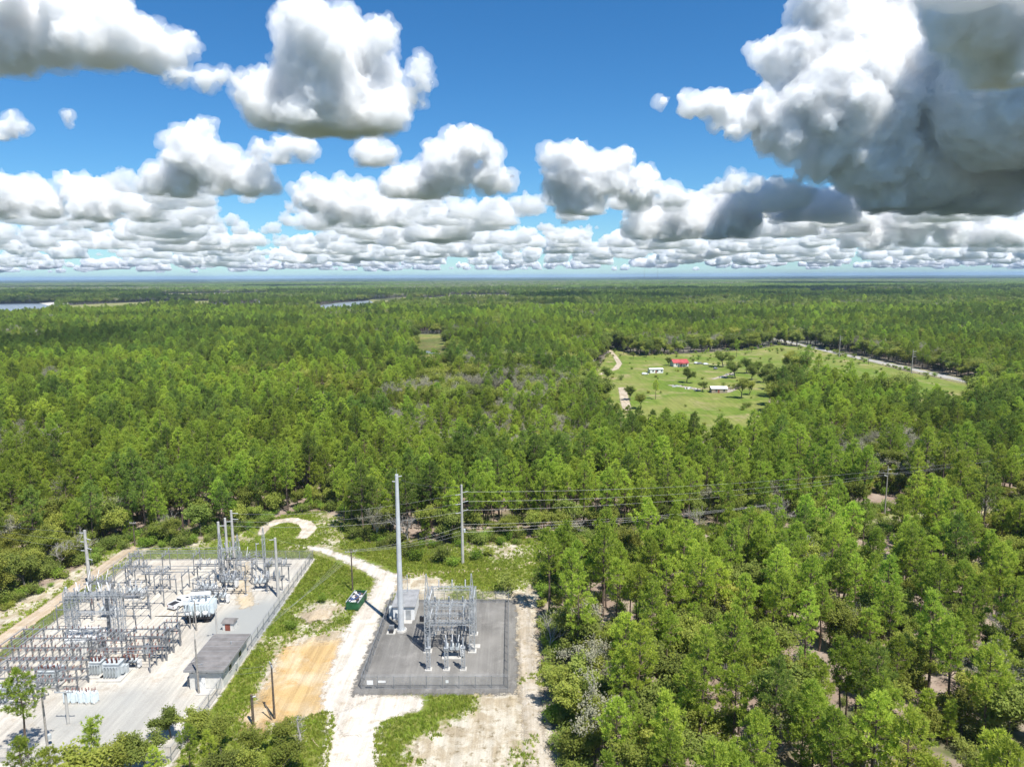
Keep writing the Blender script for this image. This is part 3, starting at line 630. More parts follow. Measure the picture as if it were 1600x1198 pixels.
# ------------------------------------------------------------------ plants: where they stand
ORD = ['first', 'second', 'third', 'fourth', 'fifth', 'sixth', 'seventh', 'eighth', 'ninth', 'tenth', 'eleventh', 'twelfth', 'thirteenth', 'fourteenth', 'fifteenth', 'sixteenth', 'seventeenth', 'eighteenth', 'nineteenth']
TENS = ['', '', 'twenty', 'thirty', 'forty', 'fifty', 'sixty', 'seventy', 'eighty', 'ninety']
def ordinal(i):
    if i < 19: return ORD[i]
    t, u = divmod(i + 1, 10); return (TENS[t] + '-' + ORD[u - 1]) if u else TENS[t][:-1] + 'ieth'
def tree(name, label, cat, group, kind, loc, rz, s, parts):
    o = thing(name, label, cat, loc, rz, group); o.scale = (s, s, s)
    tr, cr = kind; put(parts[0], tr, o)
    if cr is not None: put(parts[1], cr, o)
    return o
def scatter_zone(rng, spacing, d0, d1, keep):
    xs, ys = [], []; W = d1 * .86 + 40
    nx = int(2 * W / spacing); ny = int((d1 - d0) / spacing)
    X, Y = np.meshgrid(-W + (np.arange(nx) + .5) * spacing, d0 + (np.arange(ny) + .5) * spacing)
    X = X + rng.uniform(-.48, .48, X.shape) * spacing; Y = Y + rng.uniform(-.48, .48, Y.shape) * spacing
    X, Y = X.ravel(), Y.ravel()
    m = (np.abs(X) < Y * .80 + 14) & (rng.random(X.shape) < keep(X, Y)); X, Y = X[m], Y[m]
    bad = clear_sd(X, Y) > -1.6
    home = (X > 75) & (X < 150) & (Y > 375) & (Y < 525)
    bad |= (poly_sd(X, Y, FIELD) > -2) & ((fbm(X, Y, 38, 83, 3) < .60) | home | (Y < 370) | (X > 185) | (X < 104)); bad |= path_sd(X, Y, ROADX, [8.0] * 6) > 0; bad |= poly_sd(X, Y, WET) > -2
    for b in BARE: bad |= poly_sd(X, Y, b) > 4
    bad |= path_sd(X, Y, [(80, 148), (107, 197), (112, 200)], [3, 5, 5]) > 0
    bad |= path_sd(X, Y, P2([(972, 606), (976, 625), (980, 640)]), [5, 5, 4]) > 0
    return X[~bad], Y[~bad]
def choose(X, Y, rng):
    n = len(X); u = rng.random(n); k = np.zeros(n, int); r = rng.random(n)
    sp = fbm(X, Y, 70, 40, 3); grey = fbm(X, Y, 120, 60, 2) + .5 * np.exp(-(((X - 0) / 55) ** 2 + ((Y - 345) / 45) ** 2)) + .5 * np.exp(-(((X - 235) / 50) ** 2 + ((Y - 400) / 50) ** 2))
    pine_p = np.clip(.70 + (sp - .5) * 1.6, .2, .93)
    pine_p = np.where((X > 4) & (Y < 165), np.clip(.60 + (sp - .5) * .8, .5, .85), pine_p)
    rim = -clear_sd(X, Y); pine_p = np.where((Y < 240) & (rim < 7), pine_p * .5, pine_p)
    rim2 = np.minimum(-poly_sd(X, Y, FIELD), np.minimum(-path_sd(X, Y, ROADX, [8.0] * 6), -poly_sd(X, Y, WET))); edge_ = (rim2 < 10) & (Y > 300)
    pine_p = np.where((X < -96) & (Y < 185), .42, pine_p)
    pine_p = np.where(grey > .61, pine_p * .4, pine_p); pine_p = np.where(edge_, .3, pine_p)
    far = Y > 1250; band = fbm(X, Y, 420, 90, 3); pine_p = np.where(far, np.clip(.40 + (band - .5) * 3.4, .05, .92), pine_p)  # far trees lean to dark kinds, standing in for cloud shade
    blk = fbm(X, Y, 170, 131, 2) > .60
    for i in range(n):
        if u[i] < pine_p[i]:
            q = r[i]; k[i] = KY[int(q * 97) % 2] if (q < .10 and Y[i] < 320) else (KPD if (q > .955 or (sp[i] > .66 and q > .55) or (far[i] and q > .2) or (blk[i] and q > .3 and Y[i] > 260)) else KP[int(q * 1000) % 6])
        else:
            q = r[i]; g = grey[i] > .61
            if edge_[i]: k[i] = KL[int(q * 100) % 2] if q < .4 else KO[int(q * 1000) % 4]
            elif g and q < .45: k[i] = KG[int(q * 100) % 2]
            elif q < .09 and Y[i] < 500: k[i] = KD[int(q * 1000) % 2]
            elif q < .13: k[i] = KG[int(q * 100) % 2]
            elif q < .26 or (far[i] and q < .75): k[i] = KL[int(q * 100) % 2]
            else: k[i] = KO[int(q * 1000) % 4]
    return k
def zone(x, y):
    if x < -90: return 'woods left of sandy track'
    if x > 3 and y < 112: return 'lower right woods'
    if x > 3 and y < 168: return 'woods right of dark pad'
    if x > 30: return 'woods beyond the corridor'
    return 'woods behind both yards'
KINDNAME = {}
for i in KP: KINDNAME[i] = ('pine_tree', 'bright green pine', 'pine tree', ('trunk', 'crown'), 300)
KINDNAME[KPD] = ('pine_tree', 'dark green pine', 'pine tree', ('trunk', 'crown'), 30)
for i in KY: KINDNAME[i] = ('young_pine_tree', 'small young pine', 'pine tree', ('trunk', 'crown'), 50)
for i in KO: KINDNAME[i] = ('oak_tree', 'olive scrub oak', 'oak tree', ('trunk', 'crown'), 170)
for i in KL: KINDNAME[i] = ('live_oak_tree', 'dark live oak', 'oak tree', ('trunk', 'crown'), 70)
for i in KG: KINDNAME[i] = ('mossy_tree', 'grey mossy tree', 'tree', ('trunk', 'crown'), 30)
for i in KD: KINDNAME[i] = ('dead_tree', 'bare dead tree', 'dead tree', ('trunk', 'crown'), 25)
def build_forest():
    rng = np.random.default_rng(4)
    def near_keep(X, Y): return np.clip(.95 - .35 * (fbm(X, Y, 24, 12, 3) > .64) * ((X > 4) & (Y < 165)) - .16 * ((X > 25) & (Y < 112)), .1, 1)
    X, Y = scatter_zone(rng, 3.95, 56, 330, near_keep); K = choose(X, Y, rng)
    S = rng.uniform(.74, 1.14, len(X)); S = np.where((K >= 9) & (K <= 14), S * .84, S); S = np.where(K == KPD, S * 1.03, S); R = rng.uniform(0, 6.28, len(X))
    # forest-edge trees stay a little lower
    top = np.stack([X, Y, BASEH[K] * S], 1); px, py, dep = project(top)
    inview = (px > -10) & (px < 1610) & (py < 1190)
    near = (px > -160) & (px < 1760) & (py < 1420)
    order = np.argsort(np.hypot(X, Y)); used = np.zeros(len(X), bool); count = {}; recs = []
    for i in order:
        if not inview[i]: continue
        nm = KINDNAME[K[i]]; c = count.get(nm[1], 0)
        if c >= nm[4]: continue
        count[nm[1]] = c + 1; used[i] = True; recs.append(i)
    rows = {}
    for i in recs:
        z = zone(X[i], Y[i]); b = int(np.hypot(X[i], Y[i]) // 9); rows.setdefault((KINDNAME[K[i]][1], z), {}).setdefault(b, []).append(i)
    for (kn, z), bands in rows.items():
        for ri, b in enumerate(sorted(bands)):
            for ci, i in enumerate(sorted(bands[b], key=lambda j: px[j])):
                nm = KINDNAME[K[i]]
                lab = '%s, %s from left in %s row of %s' % (kn, ordinal(ci), ordinal(ri), z)
                tree(nm[0], lab, nm[2], nm[1] + 's in the ' + z, KINDS[K[i]], (X[i], Y[i], -.03), R[i], float(S[i]), nm[3])
    rest = near & ~used
    lots = [(X[rest], Y[rest], S[rest], R[rest], K[rest])]
    for sp_, d0, d1, sc_ in ((5.4, 330, 1250, 1.12), (9.5, 1250, 3300, 1.5)):
        x, y = scatter_zone(rng, sp_, d0, d1, lambda a, b: np.where(fbm(a, b, 45, 55, 3) > .70, .2, .94)); k = choose(x, y, rng)
        s = rng.uniform(.8, 1.15, len(x)) * sc_ * np.where(k >= 9, 1.18, 1.0); lots.append((x, y, s / (1.25 if sc_ > 1.3 else 1), rng.uniform(0, 6.28, len(x)), k))
    x = np.concatenate([l[0] for l in lots]); y = np.concatenate([l[1] for l in lots]); s = np.concatenate([l[2] for l in lots]); r = np.concatenate([l[3] for l in lots]); k = np.concatenate([l[4] for l in lots])
    s = s * (1 + .5 * (fbm(x, y, 90, 71, 3) - .5)) * np.where(rng.random(len(x)) < .06, 1.18, 1)
    for lo, hi, name, lab, cat in ((0, 9, 'pine_woods', 'wide green pine woods stretching back toward the horizon', 'pine woods'), (9, 15, 'oak_woods', 'darker oak trees mixed through the pine woods behind', 'oak woods'), (15, 19, 'grey_tree_woods', 'pale grey mossy and dead trees among the far woods', 'grey trees')):
        m = (k >= lo) & (k < hi)
        gn_scatter(name, np.stack([x[m], y[m], np.full(m.sum(), -.03)], 1), r[m], s[m], k[m] - lo, WHOLE[lo:hi], lab, cat)
    print('TREES individual', len(recs), count, 'scattered', len(x))
build_forest()
def far_clump(seed, mat):
    rng = random.Random(seed); mb = MB()
    for i in range(11):
        cx, cyy, hh, rr = rng.uniform(-17, 17), rng.uniform(-17, 17), rng.uniform(9, 15.5), rng.uniform(3.2, 5)
        for j in range(46):
            v = Vector((rng.gauss(0, 1), rng.gauss(0, 1), rng.gauss(.2, .9))).normalized(); p = Vector((cx, cyy, hh - rr * 1.2)) + Vector((v.x * rr, v.y * rr, v.z * rr * 1.25)) * rng.uniform(.7, 1)
            u, t = frame_of((v + Vector((rng.gauss(0, .5), rng.gauss(0, .5), rng.gauss(0, .5)))).normalized()); s = rng.uniform(.9, 1.7); o = len(mb.v)
            mb.v += [tuple(p - u * s), tuple(p + t * s * .7), tuple(p + u * s), tuple(p - t * s * .7)]; mb.f.append((o, o + 1, o + 2, o + 3))
    return mb.mesh('far_clump', mat)
def far_woods():
    rng = np.random.default_rng(9); protos = [far_clump(400, 'needle_dark'), far_clump(401, 'needle_dark'), far_clump(402, 'liveoak'), far_clump(403, 'grey_leaf')]
    x, y = scatter_zone(rng, 29, 3300, 9500, lambda a, b: np.where(fbm(a, b, 900, 33, 3) > .70, .15, .97)); b = fbm(x, y, 1300, 91, 4); u = rng.random(len(x))
    k = np.where(b > .52, np.where(u < .3, 0, 1), np.where(u < .55, 2, np.where(u < .8, 1, 3)))
    gn_scatter('distant_woods', np.stack([x, y, np.zeros(len(x))], 1), rng.uniform(0, 6.28, len(x)), rng.uniform(.85, 1.2, len(x)), k, protos, 'hazy blue-green woods far off below the horizon', 'distant woods')
    m = ground_mat('far_canopy', [(.035, .060, .022), (.055, .075, .026), (.025, .042, .018)], (.0015, .0008), 0, 1, 0)
    gx = np.linspace(-52000, 52000, 261); gy = 9200 * (58000 / 9200) ** np.linspace(0, 1, 90); X, Y = np.meshgrid(gx, gy); Z = 7 + 9 * fbm(X, Y, 1500, 5, 3) + 26 * np.clip(fbm(X, Y, 9000, 6, 2) - .45, 0, 1) * (Y > 14000)
    n = 261; me = bpy.data.meshes.new('far_canopy'); q = [(j * n + i, j * n + i + 1, (j + 1) * n + i + 1, (j + 1) * n + i) for j in range(89) for i in range(n - 1)]
    me.from_pydata(np.stack([X, Y, Z], -1).reshape(-1, 3).tolist(), [], q); me.materials.append(m); tag(put('horizon_woods', me), 'dark blue line of woods along the horizon', 'distant woods', None, 'stuff')
far_woods()
# hand-placed trees: crown top seen at a pixel, standing at a distance
def planted(px, py, d, k, label, rz=0.0):
    p = at(px, py, d); nm = KINDNAME[k]; s = p.z / BASEH[k]
    tree(nm[0], label, nm[2], None, KINDS[k], (p.x, d, -.03), rz, s, nm[3])
for a in ((28, 1047, 89, 5, 'tall thin open-crowned pine at the lower left corner before the equipment'), (30, 1152, 79, 1, 'bushy bright pine cut by the bottom left corner'), (78, 1170, 78, 3, 'bright pine at the bottom edge right of the corner pine', 1.5),
          (138, 1126, 85, 8, 'lone young pine in front of the coupling pole at bottom left', .4), (112, 1162, 80, 10, 'olive oak behind the lone young pine at bottom left', 2), (190, 1152, 83, 9, 'olive oak at the bottom edge in front of the pale gravel', 1),
          (225, 1135, 86, 14, 'dark round oak at the bottom edge left of the bright pine', 3), (262, 1098, 93, 13, 'dark loose oak in front of the white control building', 4), (300, 1104, 93, 10, 'thin oak beside the fence corner by the control building', 2),
          (292, 1134, 83, 0, 'bright full pine in front of the control building at the bottom', .6), (325, 1140, 84, 4, 'second bright pine right of the full bottom pine', 2.2), (342, 1120, 89, 11, 'olive oak right of the two bottom pines', 5), (240, 1165, 80, 2, 'bright pine cut by the bottom edge under the dark oak', 3),
          (398, 1132, 88, 9, 'olive oak below the short wooden stub pole', 1.2), (432, 1124, 91, 12, 'low oak at the foot of the brown wooden pole', 2.8), (385, 1160, 83, 11, 'broad olive oak at the bottom edge left of the sandy road', .9), (440, 1160, 84, 10, 'low spreading oak by the grey snag', 3.9), (350, 1165, 81, 13, 'dark oak cut by the bottom edge', 2.2)):
    planted(a[0], a[1], a[2], a[3], a[4], a[5] if len(a) > 5 else 0)
for a in ((1074, 571, 430, 13, 'dark oak standing in front of the red-roofed house'), (1098, 595, 396, 14, 'small dark oak left of the white-roofed shed'), (1025, 594, 372, 1, 'lone pine at the front of the pasture', 1), (1131, 546, 505, 14, 'broad oak right of the red-roofed house', 2), (1168, 556, 470, 13, 'dark round oak between the houses and the road', 1),
          (1045, 556, 515, 13, 'oak tree hugging the left end of the red-roofed house', 2), (990, 549, 560, 9, 'oak at the left of the pasture near the driveway', 1), (975, 532, 590, 2, 'tall pine at the bend of the driveway', 2), (1033, 532, 600, 3, 'pine at the back of the pasture left of the red house'), (1062, 536, 610, 14, 'cone-shaped dark tree at the back of the pasture', 1),
          (1084, 536, 612, 13, 'second cone-shaped dark tree at the pasture back'), (1152, 530, 570, 0, 'spreading pine in the middle of the back pasture', 3), (1215, 543, 610, 14, 'small round oak in the right half of the pasture', 1), (1293, 541, 600, 13, 'round oak beside the asphalt road', 2), (1275, 546, 590, 9, 'small oak left of the roadside oak', 2), (1150, 562, 450, 14, 'dark oak at the right side of the homestead', 2), (1176, 568, 440, 13, 'dark oak behind the scrap at the pasture right', 1), (1193, 572, 430, 14, 'dark oak at the edge of the right pasture trees', 4), (1160, 588, 375, 9, 'olive oak right of the white-roofed shed', 3), (1186, 561, 468, 13, 'round dark oak right of the scrap piles', 2), (1206, 566, 456, 14, 'dark oak third from the scrap toward the road', 1), (1142, 553, 515, 9, 'olive oak behind the broad oak of the homestead', 3), (1200, 584, 405, 13, 'dark oak at the front right of the homestead', 5), (1172, 594, 385, 11, 'olive oak at the front edge below the scrap piles', 2), (1216, 588, 398, 14, 'dark oak where the right trees meet the pasture', 3), (1010, 545, 570, 11, 'olive oak in the back left pasture', 2), (1048, 541, 590, 10, 'small olive oak behind the red-roofed house', 1), (1175, 540, 600, 9, 'olive oak in the back pasture before the road bend', 2), (1002, 612, 345, 9, 'olive oak at the front left rim of the pasture', 2), (985, 600, 370, 13, 'dark bushy oak beside the sandy drive', 2),
          (1240, 548, 600, 10, 'small oak in the far right pasture', 3), (1118, 534, 640, 4, 'pine at the back edge above the house', 1), (948, 570, 440, 13, 'dark oak left of the driveway bend', 1),
          (1107, 544, 600, 8, 'young tree alone at the back fence of the pasture', 1)):
    planted(a[0], a[1], a[2], a[3], a[4], a[5] if len(a) > 5 else 0)
def snag():
    b = at(466, 1118, 90); t = thing('dead_tree', 'grey mossy standing snag beside the sandy road at bottom', 'dead tree', (b.x, 90, 0)); rng = random.Random(3); mb = MB()
    h = b.z; limb(mb, [Vector((.15 * math.sin(i), .1 * math.cos(i * 2), h * i / 6)) for i in range(7)], .26, .08, 7); mb.build('trunk', 'bark_dead', t)
    br = MB()
    for i in range(22):
        z = h * rng.uniform(.3, .98); a = rng.random() * 6.28; e = Vector((math.cos(a), math.sin(a), rng.uniform(-.2, .6))) * rng.uniform(.4, 1.1) + Vector((0, 0, z)); br.tube((0, 0, z), e, .04, .015, 4, False)
    br.build('branch', 'bark_dead', t); lf = MB()
    for i in range(26): leafclump(lf, Vector((rng.gauss(0, .3), rng.gauss(0, .3), h * rng.uniform(.25, 1))), .45, rng, 9, .13)
    lf.build('moss', 'grey_leaf', t)
snag()
def ground_plants():
    rng = np.random.default_rng(12); TUFT = [grass_tuft(i) for i in range(4)]
    n = 120000; x = rng.uniform(-108, 12, n); y = rng.uniform(80, 192, n); sd = poly_sd(x, y, CLEAR); g = green_f(x, y) + (fbm(x, y, 2.2, 44) - .5) * .7
    ok = (sd > -2) & (g > .28 + .42 * rng.random(n)); ok &= ~((x > OX0 - .3) & (x < OX1 + .3) & (y > OY0) & (y < OY1 + .3)) & ~((x > NX0 - .4) & (x < NX1 + .4) & (y > NY0 - .4) & (y < NY1 + .4))
    for pts, hw in (([(540, 1290), (548, 1198), (556, 1130), (548, 1080), (560, 1010), (575, 960), (598, 925), (606, 903), (580, 888), (540, 872), (500, 858)], 3.0), ([(560, 1125), (600, 1105), (640, 1098)], 3), ([(-60, 1060), (0, 1003), (110, 925), (203, 858)], 1.8), ([(408, 834), (416, 822), (432, 815), (455, 812), (476, 817), (484, 826), (474, 838)], 2.0)):
        q = P2(pts); ok &= path_sd(x, y, q, [hw] * len(q)) < 0
    ok &= poly_sd(x, y, sand_poly) < .5; x, y = x[ok], y[ok]
    gn_scatter('grass', np.stack([x, y, np.full(len(x), .005)], 1), rng.uniform(0, 6.28, len(x)), rng.uniform(.6, 1.5, len(x)), rng.integers(0, 4, len(x)), TUFT, 'rough green grass growing over the clearing between the yards', 'grass')
    X, Y = scatter_zone(rng, 2.6, 70, 230, lambda a, b: np.clip(1.5 * (fbm(a, b, 12, 21, 3) - .25), 0, .9) * np.where((a > 4) & (b < 150), .8, 1))
    # low scrub also along the rim of the clearing
    n = 14000; x2 = rng.uniform(-110, 150, n); y2 = rng.uniform(80, 215, n); sd = clear_sd(x2, y2); m = (sd > -4.5) & (sd < 1.8) & (rng.random(n) < .7) & ~((x2 > -3) & (x2 < 6) & (y2 < 140) & (sd > -.4))
    m &= ~((x2 > -66) & (x2 < -34) & (y2 > 172) & (sd > -1.5))
    x3 = rng.uniform(20, 330, 5000); y3 = rng.uniform(280, 720, 5000); e3 = poly_sd(x3, y3, FIELD); m3 = ((e3 > 1) & (rng.random(5000) < .05 + .3 * (fbm(x3, y3, 25, 61) > .58) * (y3 > 520))) | ((e3 < 1) & (e3 > -5) & (rng.random(5000) < .8))
    X = np.concatenate([X, x2[m], x3[m3]]); Y = np.concatenate([Y, y2[m], y3[m3]]); W_ = [joined(*s) for s in SHRUBS]
    gn_scatter('undergrowth', np.stack([X, Y, np.full(len(X), -.02)], 1), rng.uniform(0, 6.28, len(X)), rng.uniform(.45, 1.35, len(X)), rng.integers(0, 3, len(X)), W_, 'low green scrub covering the ground beneath the near trees', 'undergrowth')
    print('GRASS', len(x), 'SCRUB', len(X))
ground_plants()
SB = [((650, 875), 1.5, 0, 'dense green bush left of the grey transmission pole'), ((690, 878), 1.6, 2, 'round bush at the foot of the grey transmission pole'), ((708, 884), 1.2, 0, 'low bush just left of the transmission pole base'), ((745, 874), 1.3, 0, 'small bush right of the transmission pole'), ((765, 868), 1.5, 1, 'olive bush between the transmission pole and the woods'), ((790, 925), 1.6, 2, 'dark bush at the back right corner of the dark pad'), ((420, 885), .9, 1, 'small bush behind the pale gravel yard'), ((455, 982), .9, 0, 'weedy bush on the sand mound slope'), ((505, 940), .9, 0, 'weedy bush above the sand mound'), ((640, 868), 1.4, 2, 'dark bush right of the tall steel pole')]
for (px, py), s, k, lab in SB:
    q = G(px, py); o = thing('bush', lab, 'bush', (q.x, q.y, -.02), px * .1, 'bushes in the clearing'); o.scale = (s, s, s); put('stem', SHRUBS[k][0], o); put('foliage', SHRUBS[k][1], o)

# ------------------------------------------------------------------ poles and wires
POLE = {}
def pole(key, label, base, top_py, mat, r0, r1, arms=(), cat='utility pole', cap=None, plate=False, ladder=False, name='utility_pole'):
    q = G(*base); h = height_to(base[0], base[1], top_py); POLE[key] = (q.x, q.y, h)
    t = thing(name, label, cat, (q.x, q.y, 0), 0, 'utility poles')
    mb = MB(); k = 6
    for i in range(k):
        a, b = i / k, (i + 1) / k; mb.tube((0, 0, h * a - (.3 if i == 0 else 0)), (0, 0, h * b), r0 + (r1 - r0) * a, r0 + (r1 - r0) * b, 14, i in (0, k - 1))
    mb.build('shaft', mat, t, smooth=False)
    if plate:
        MB().tube((0, 0, 0), (0, 0, .35), r0 * 1.9, r0 * 1.8, 16).build('footing', 'concrete', t); MB().tube((0, 0, .35), (0, 0, .43), r0 * 1.45, None, 16).build('base_plate', 'galv', t)
        for i in range(8): MB().tube((r0 * 1.3 * math.cos(i * .785), r0 * 1.3 * math.sin(i * .785), .43), (r0 * 1.3 * math.cos(i * .785), r0 * 1.3 * math.sin(i * .785), .62), .04, None, 6).build('anchor_bolt', 'galv', t)
    for z, dx, dy, L, ty in arms:
        zz = h * z if z <= 1 else z; d = Vector((dx, dy, 0)).normalized()
        if ty == 'cross':
            ar = MB().beam(Vector((0, 0, zz)) - d * L, Vector((0, 0, zz)) + d * L, .12, .14).build('crossarm', 'wood_grey' if 'wood' in mat else 'galv', t, loc=(.0, -r1 - .08, 0))
            for s in (-.92, -.45, .45, .92): insulator(t, d * L * s + Vector((0, -r1 - .08, zz + .07)), .28, .09, 'porc_grey', n=3)
        elif ty == 'post':                     # stand-off line post insulator
            u = Vector((0, 0, 1)).rotation_difference(d + Vector((0, 0, .25))).to_euler(); insulator(t, d * r1 * .8 + Vector((0, 0, zz)), L, .13, 'porc_grey', u, 7)
        elif ty == 'dead':                     # strain string along the line
            u = Vector((0, 0, 1)).rotation_difference(d + Vector((0, 0, -.1))).to_euler(); insulator(t, d * r1 + Vector((0, 0, zz)), L, .12, 'porc_grey', u, 7)
        elif ty == 'can': MB().lathe([(.01, 0), (.24, .02), (.24, .75), (.1, .85)], (d.x * (r1 + .3), d.y * (r1 + .3), zz), 10).build('transformer_can', 'trafo', t)
        elif ty == 'spike': MB().tube((0, 0, h - .3), (0, 0, h + L), .035, .015, 6).build('lightning_spike', 'galv', t)
        elif ty == 'lamp':
            MB().beam((0, 0, zz), d * L + Vector((0, 0, zz + .15)), .06).build('lamp_arm', 'galv', t); MB().box(d * L + Vector((0, 0, zz + .1)), (.35, .25, .14)).build('lamp_head', 'galv_dull', t)
    return t
ARM3 = [(.93, 1, -.1, 1.5, 'post'), (.86, 1, -.1, 1.5, 'post'), (.79, 1, -.1, 1.5, 'post')]
pole('tall', 'very tall pale steel pole beside the small white control house', (627, 985), 741, 'pole_steel', .58, .30, [(.985, 1, 0, .7, 'post'), (.955, -1, -.3, .6, 'post'), (.985, -.6, .3, 1.0, 'spike')], plate=True, name='steel_pole')
def tall_extras():
    x, y, h = POLE['tall']; t = thing('pole_cabinet', 'small dark equipment boxes clustered at the foot of the tall steel pole', 'cabinet', (x - 1.7, y - .4, 0))
    MB().box((0, 0, .75), (.9, .6, 1.1)).build('box', 'galv_dull', t); MB().box((.05, -.75, .45), (.7, .45, .7)).build('box', 'dark', t); MB().box((0, -.2, .1), (1.6, 1.9, .2)).build('pad', 'concrete', t)
    s = thing('switch_bracket', 'white outdoor switch bracket mounted on the right side of the tall steel pole', 'switch', (x + .52, y, 7.6))
    for z in (0, 2.4):
        MB().beam((-.2, 0, z), (.9, 0, z + .12), .1).build('arm', 'galv', s); insulator(s, (.85, 0, z + .1), .9, .13, 'porc_grey')
    MB().tube((.85, 0, 1.0), (.85, 0, 2.5), .05, None, 6).build('blade', 'galv', s)
tall_extras()
pole('trans', 'tall grey concrete transmission pole behind the dark gravel pad', (723, 880), 757, 'pole_conc', .36, .22, [(.90, 1, 0, 1.3, 'post'), (.78, 1, 0, 1.3, 'post'), (.67, 1, 0, 1.3, 'post'), (.88, -1, -.2, 1.2, 'dead'), (.76, -1, -.2, 1.2, 'dead'), (.65, -1, -.2, 1.2, 'dead'), (.40, 1, -.1, 0, 'can')])
pole('wood', 'dark wooden pole standing behind the green dumpster', (551, 923), 858, 'wood', .17, .12, [(.95, 1, .3, 1.2, 'cross')])
pole('brown', 'brown wooden pole at the lower edge of the orange sand', (429, 1122), 1036, 'wood', .18, .12, [(.97, .6, -1, .9, 'cross')])
pole('stub', 'short dark stub pole left of the brown wooden pole', (396, 1132), 1085, 'wood', .20, .18, [(.93, 1, 0, .5, 'post')])
pole('left', 'grey concrete pole between the left fence and the sandy track', (141, 920), 828, 'pole_conc', .40, .26, [(.95, -1, .4, 1.4, 'dead'), (.80, -1, .4, 1.4, 'dead'), (.65, -1, .4, 1.4, 'dead'), (.86, 1, -.35, 1.2, 'dead'), (.70, 1, -.35, 1.2, 'dead'), (.52, 1, -.35, 1.2, 'dead')])
pole('g1', 'leftmost of the three tall concrete poles at the back of the pale yard', (347, 907), 815, 'pole_conc', .36, .25, [(.93, 1, .4, 1.2, 'dead')])
pole('g2', 'middle of the three tall concrete poles at the back of the pale yard', (357, 893), 809, 'pole_conc', .34, .24, [(.93, 1, .4, 1.2, 'dead')])
pole('g3', 'rightmost and tallest of the three concrete poles at the yard back', (367, 889), 797, 'pole_conc', .36, .24, [(.95, 1, .2, 1.2, 'dead'), (.85, 1, .2, 1.2, 'dead')])
pole('right', 'pale concrete pole inside the right fence of the pale yard', (435, 932), 840, 'pole_conc', .34, .24, [(.97, -1, 0, 1.0, 'dead')])
pole('lamp_a', 'slim pole in front of the white control building', (311, 1084), 998, 'wood_grey', .17, .12, [(1, 0, 0, 4.6, 'spike'), (.55, 1, -.3, .9, 'lamp')])
pole('lamp_b', 'slim pole standing right against the white mobile transformer', (307, 985), 938, 'wood_grey', .15, .11, [(.9, 1, -.5, .9, 'lamp')])
pole('lamp_c', 'slim grey pole between the little shed and the control building', (340, 1001), 952, 'pole_conc', .17, .12, [(.9, -1, -.5, .9, 'lamp')])
pole('mid', 'thin steel mast at the back right of the pale yard', (402, 885), 848, 'galv', .12, .09, [(.95, 1, 0, .6, 'post')])
pole('n', 'thin wooden pole at the forest edge behind the sandy track', (211, 853), 815, 'wood', .16, .12, [(.95, 1, 0, .8, 'cross')])
pole('front', 'grey pole in the lower left yard behind the young pine', (74, 1164), 1082, 'wood_grey', .17, .12, [(.12, 1, 0, 0, 'can'), (.96, 1, .3, 1.0, 'cross')])
pole('rack', 'short grey pole at the front of the fuse rack', (107, 1131), 1078, 'pole_conc', .22, .18, [(.97, 1, 0, 1.4, 'cross')])
pole('hline', 'pole with a crossarm rising from the woods at the right', (1382, 805), 728, 'wood_grey', .20, .13, [(.86, 1, -.3, 2.4, 'cross'), (.93, 1, 0, .8, 'post'), (.80, -1, 0, .8, 'post')])
pole('r1', 'tall grey pole beside the asphalt road with side insulators', (1424, 584), 546, 'wood_grey', .34, .22, [(.9, 1, 0, 2.0, 'post'), (.8, 1, 0, 2.0, 'post'), (.7, 1, 0, 2.0, 'post')])
pole('r2', 'grey roadside pole in the middle of the pasture edge', (1311, 558), 524, 'wood_grey', .34, .22, [(.9, 1, 0, 2.0, 'post'), (.8, 1, 0, 2.0, 'post')])
pole('r3', 'far roadside pole where the road meets the woods', (1229, 531), 509, 'wood_grey', .34, .22, [(.9, 1, 0, 2.0, 'post')])
pole('r4', 'short roadside pole between the two tall roadside poles', (1357, 569), 558, 'wood', .22, .16, [(.95, 1, 0, 1.2, 'cross')])
pole('r5', 'roadside pole among grey trees at the right edge', (1562, 612), 579, 'wood_grey', .34, .22, [(.9, 1, 0, 2.0, 'post')])
def brace():
    a = G(427, 1124); mb = MB().tube((0, 0, -.1), (-1.4, 1.0, 2.2), .10, .08, 8); t = thing('brace_pole', 'leaning wooden brace against the foot of the brown pole', 'brace', (a.x - .1, a.y - .1, 0)); mb.build('log', 'wood', t); MB().tube((-1.5, 1.0, 2.15), (-1.3, 1.0, 2.25), .13, None, 8).build('cap', 'dark', t)
brace()
def top(k, f, dx=0, dy=0):
    x, y, h = POLE[k]; return Vector((x + dx, y + dy, h * f))
def wire(label, p, q, sag=1.0, r=.017, mat='wire', n=18):
    p, q = Vector(p), Vector(q); mb = MB(); pts = [p.lerp(q, i / n) - Vector((0, 0, 4 * sag * (i / n) * (1 - i / n))) for i in range(n + 1)]
    for i in range(n): mb.tube(pts[i] - p, pts[i + 1] - p, r, None, 4, False)
    return tag(mb.build('power_line', mat, None, p), label, 'power line', 'overhead wires')
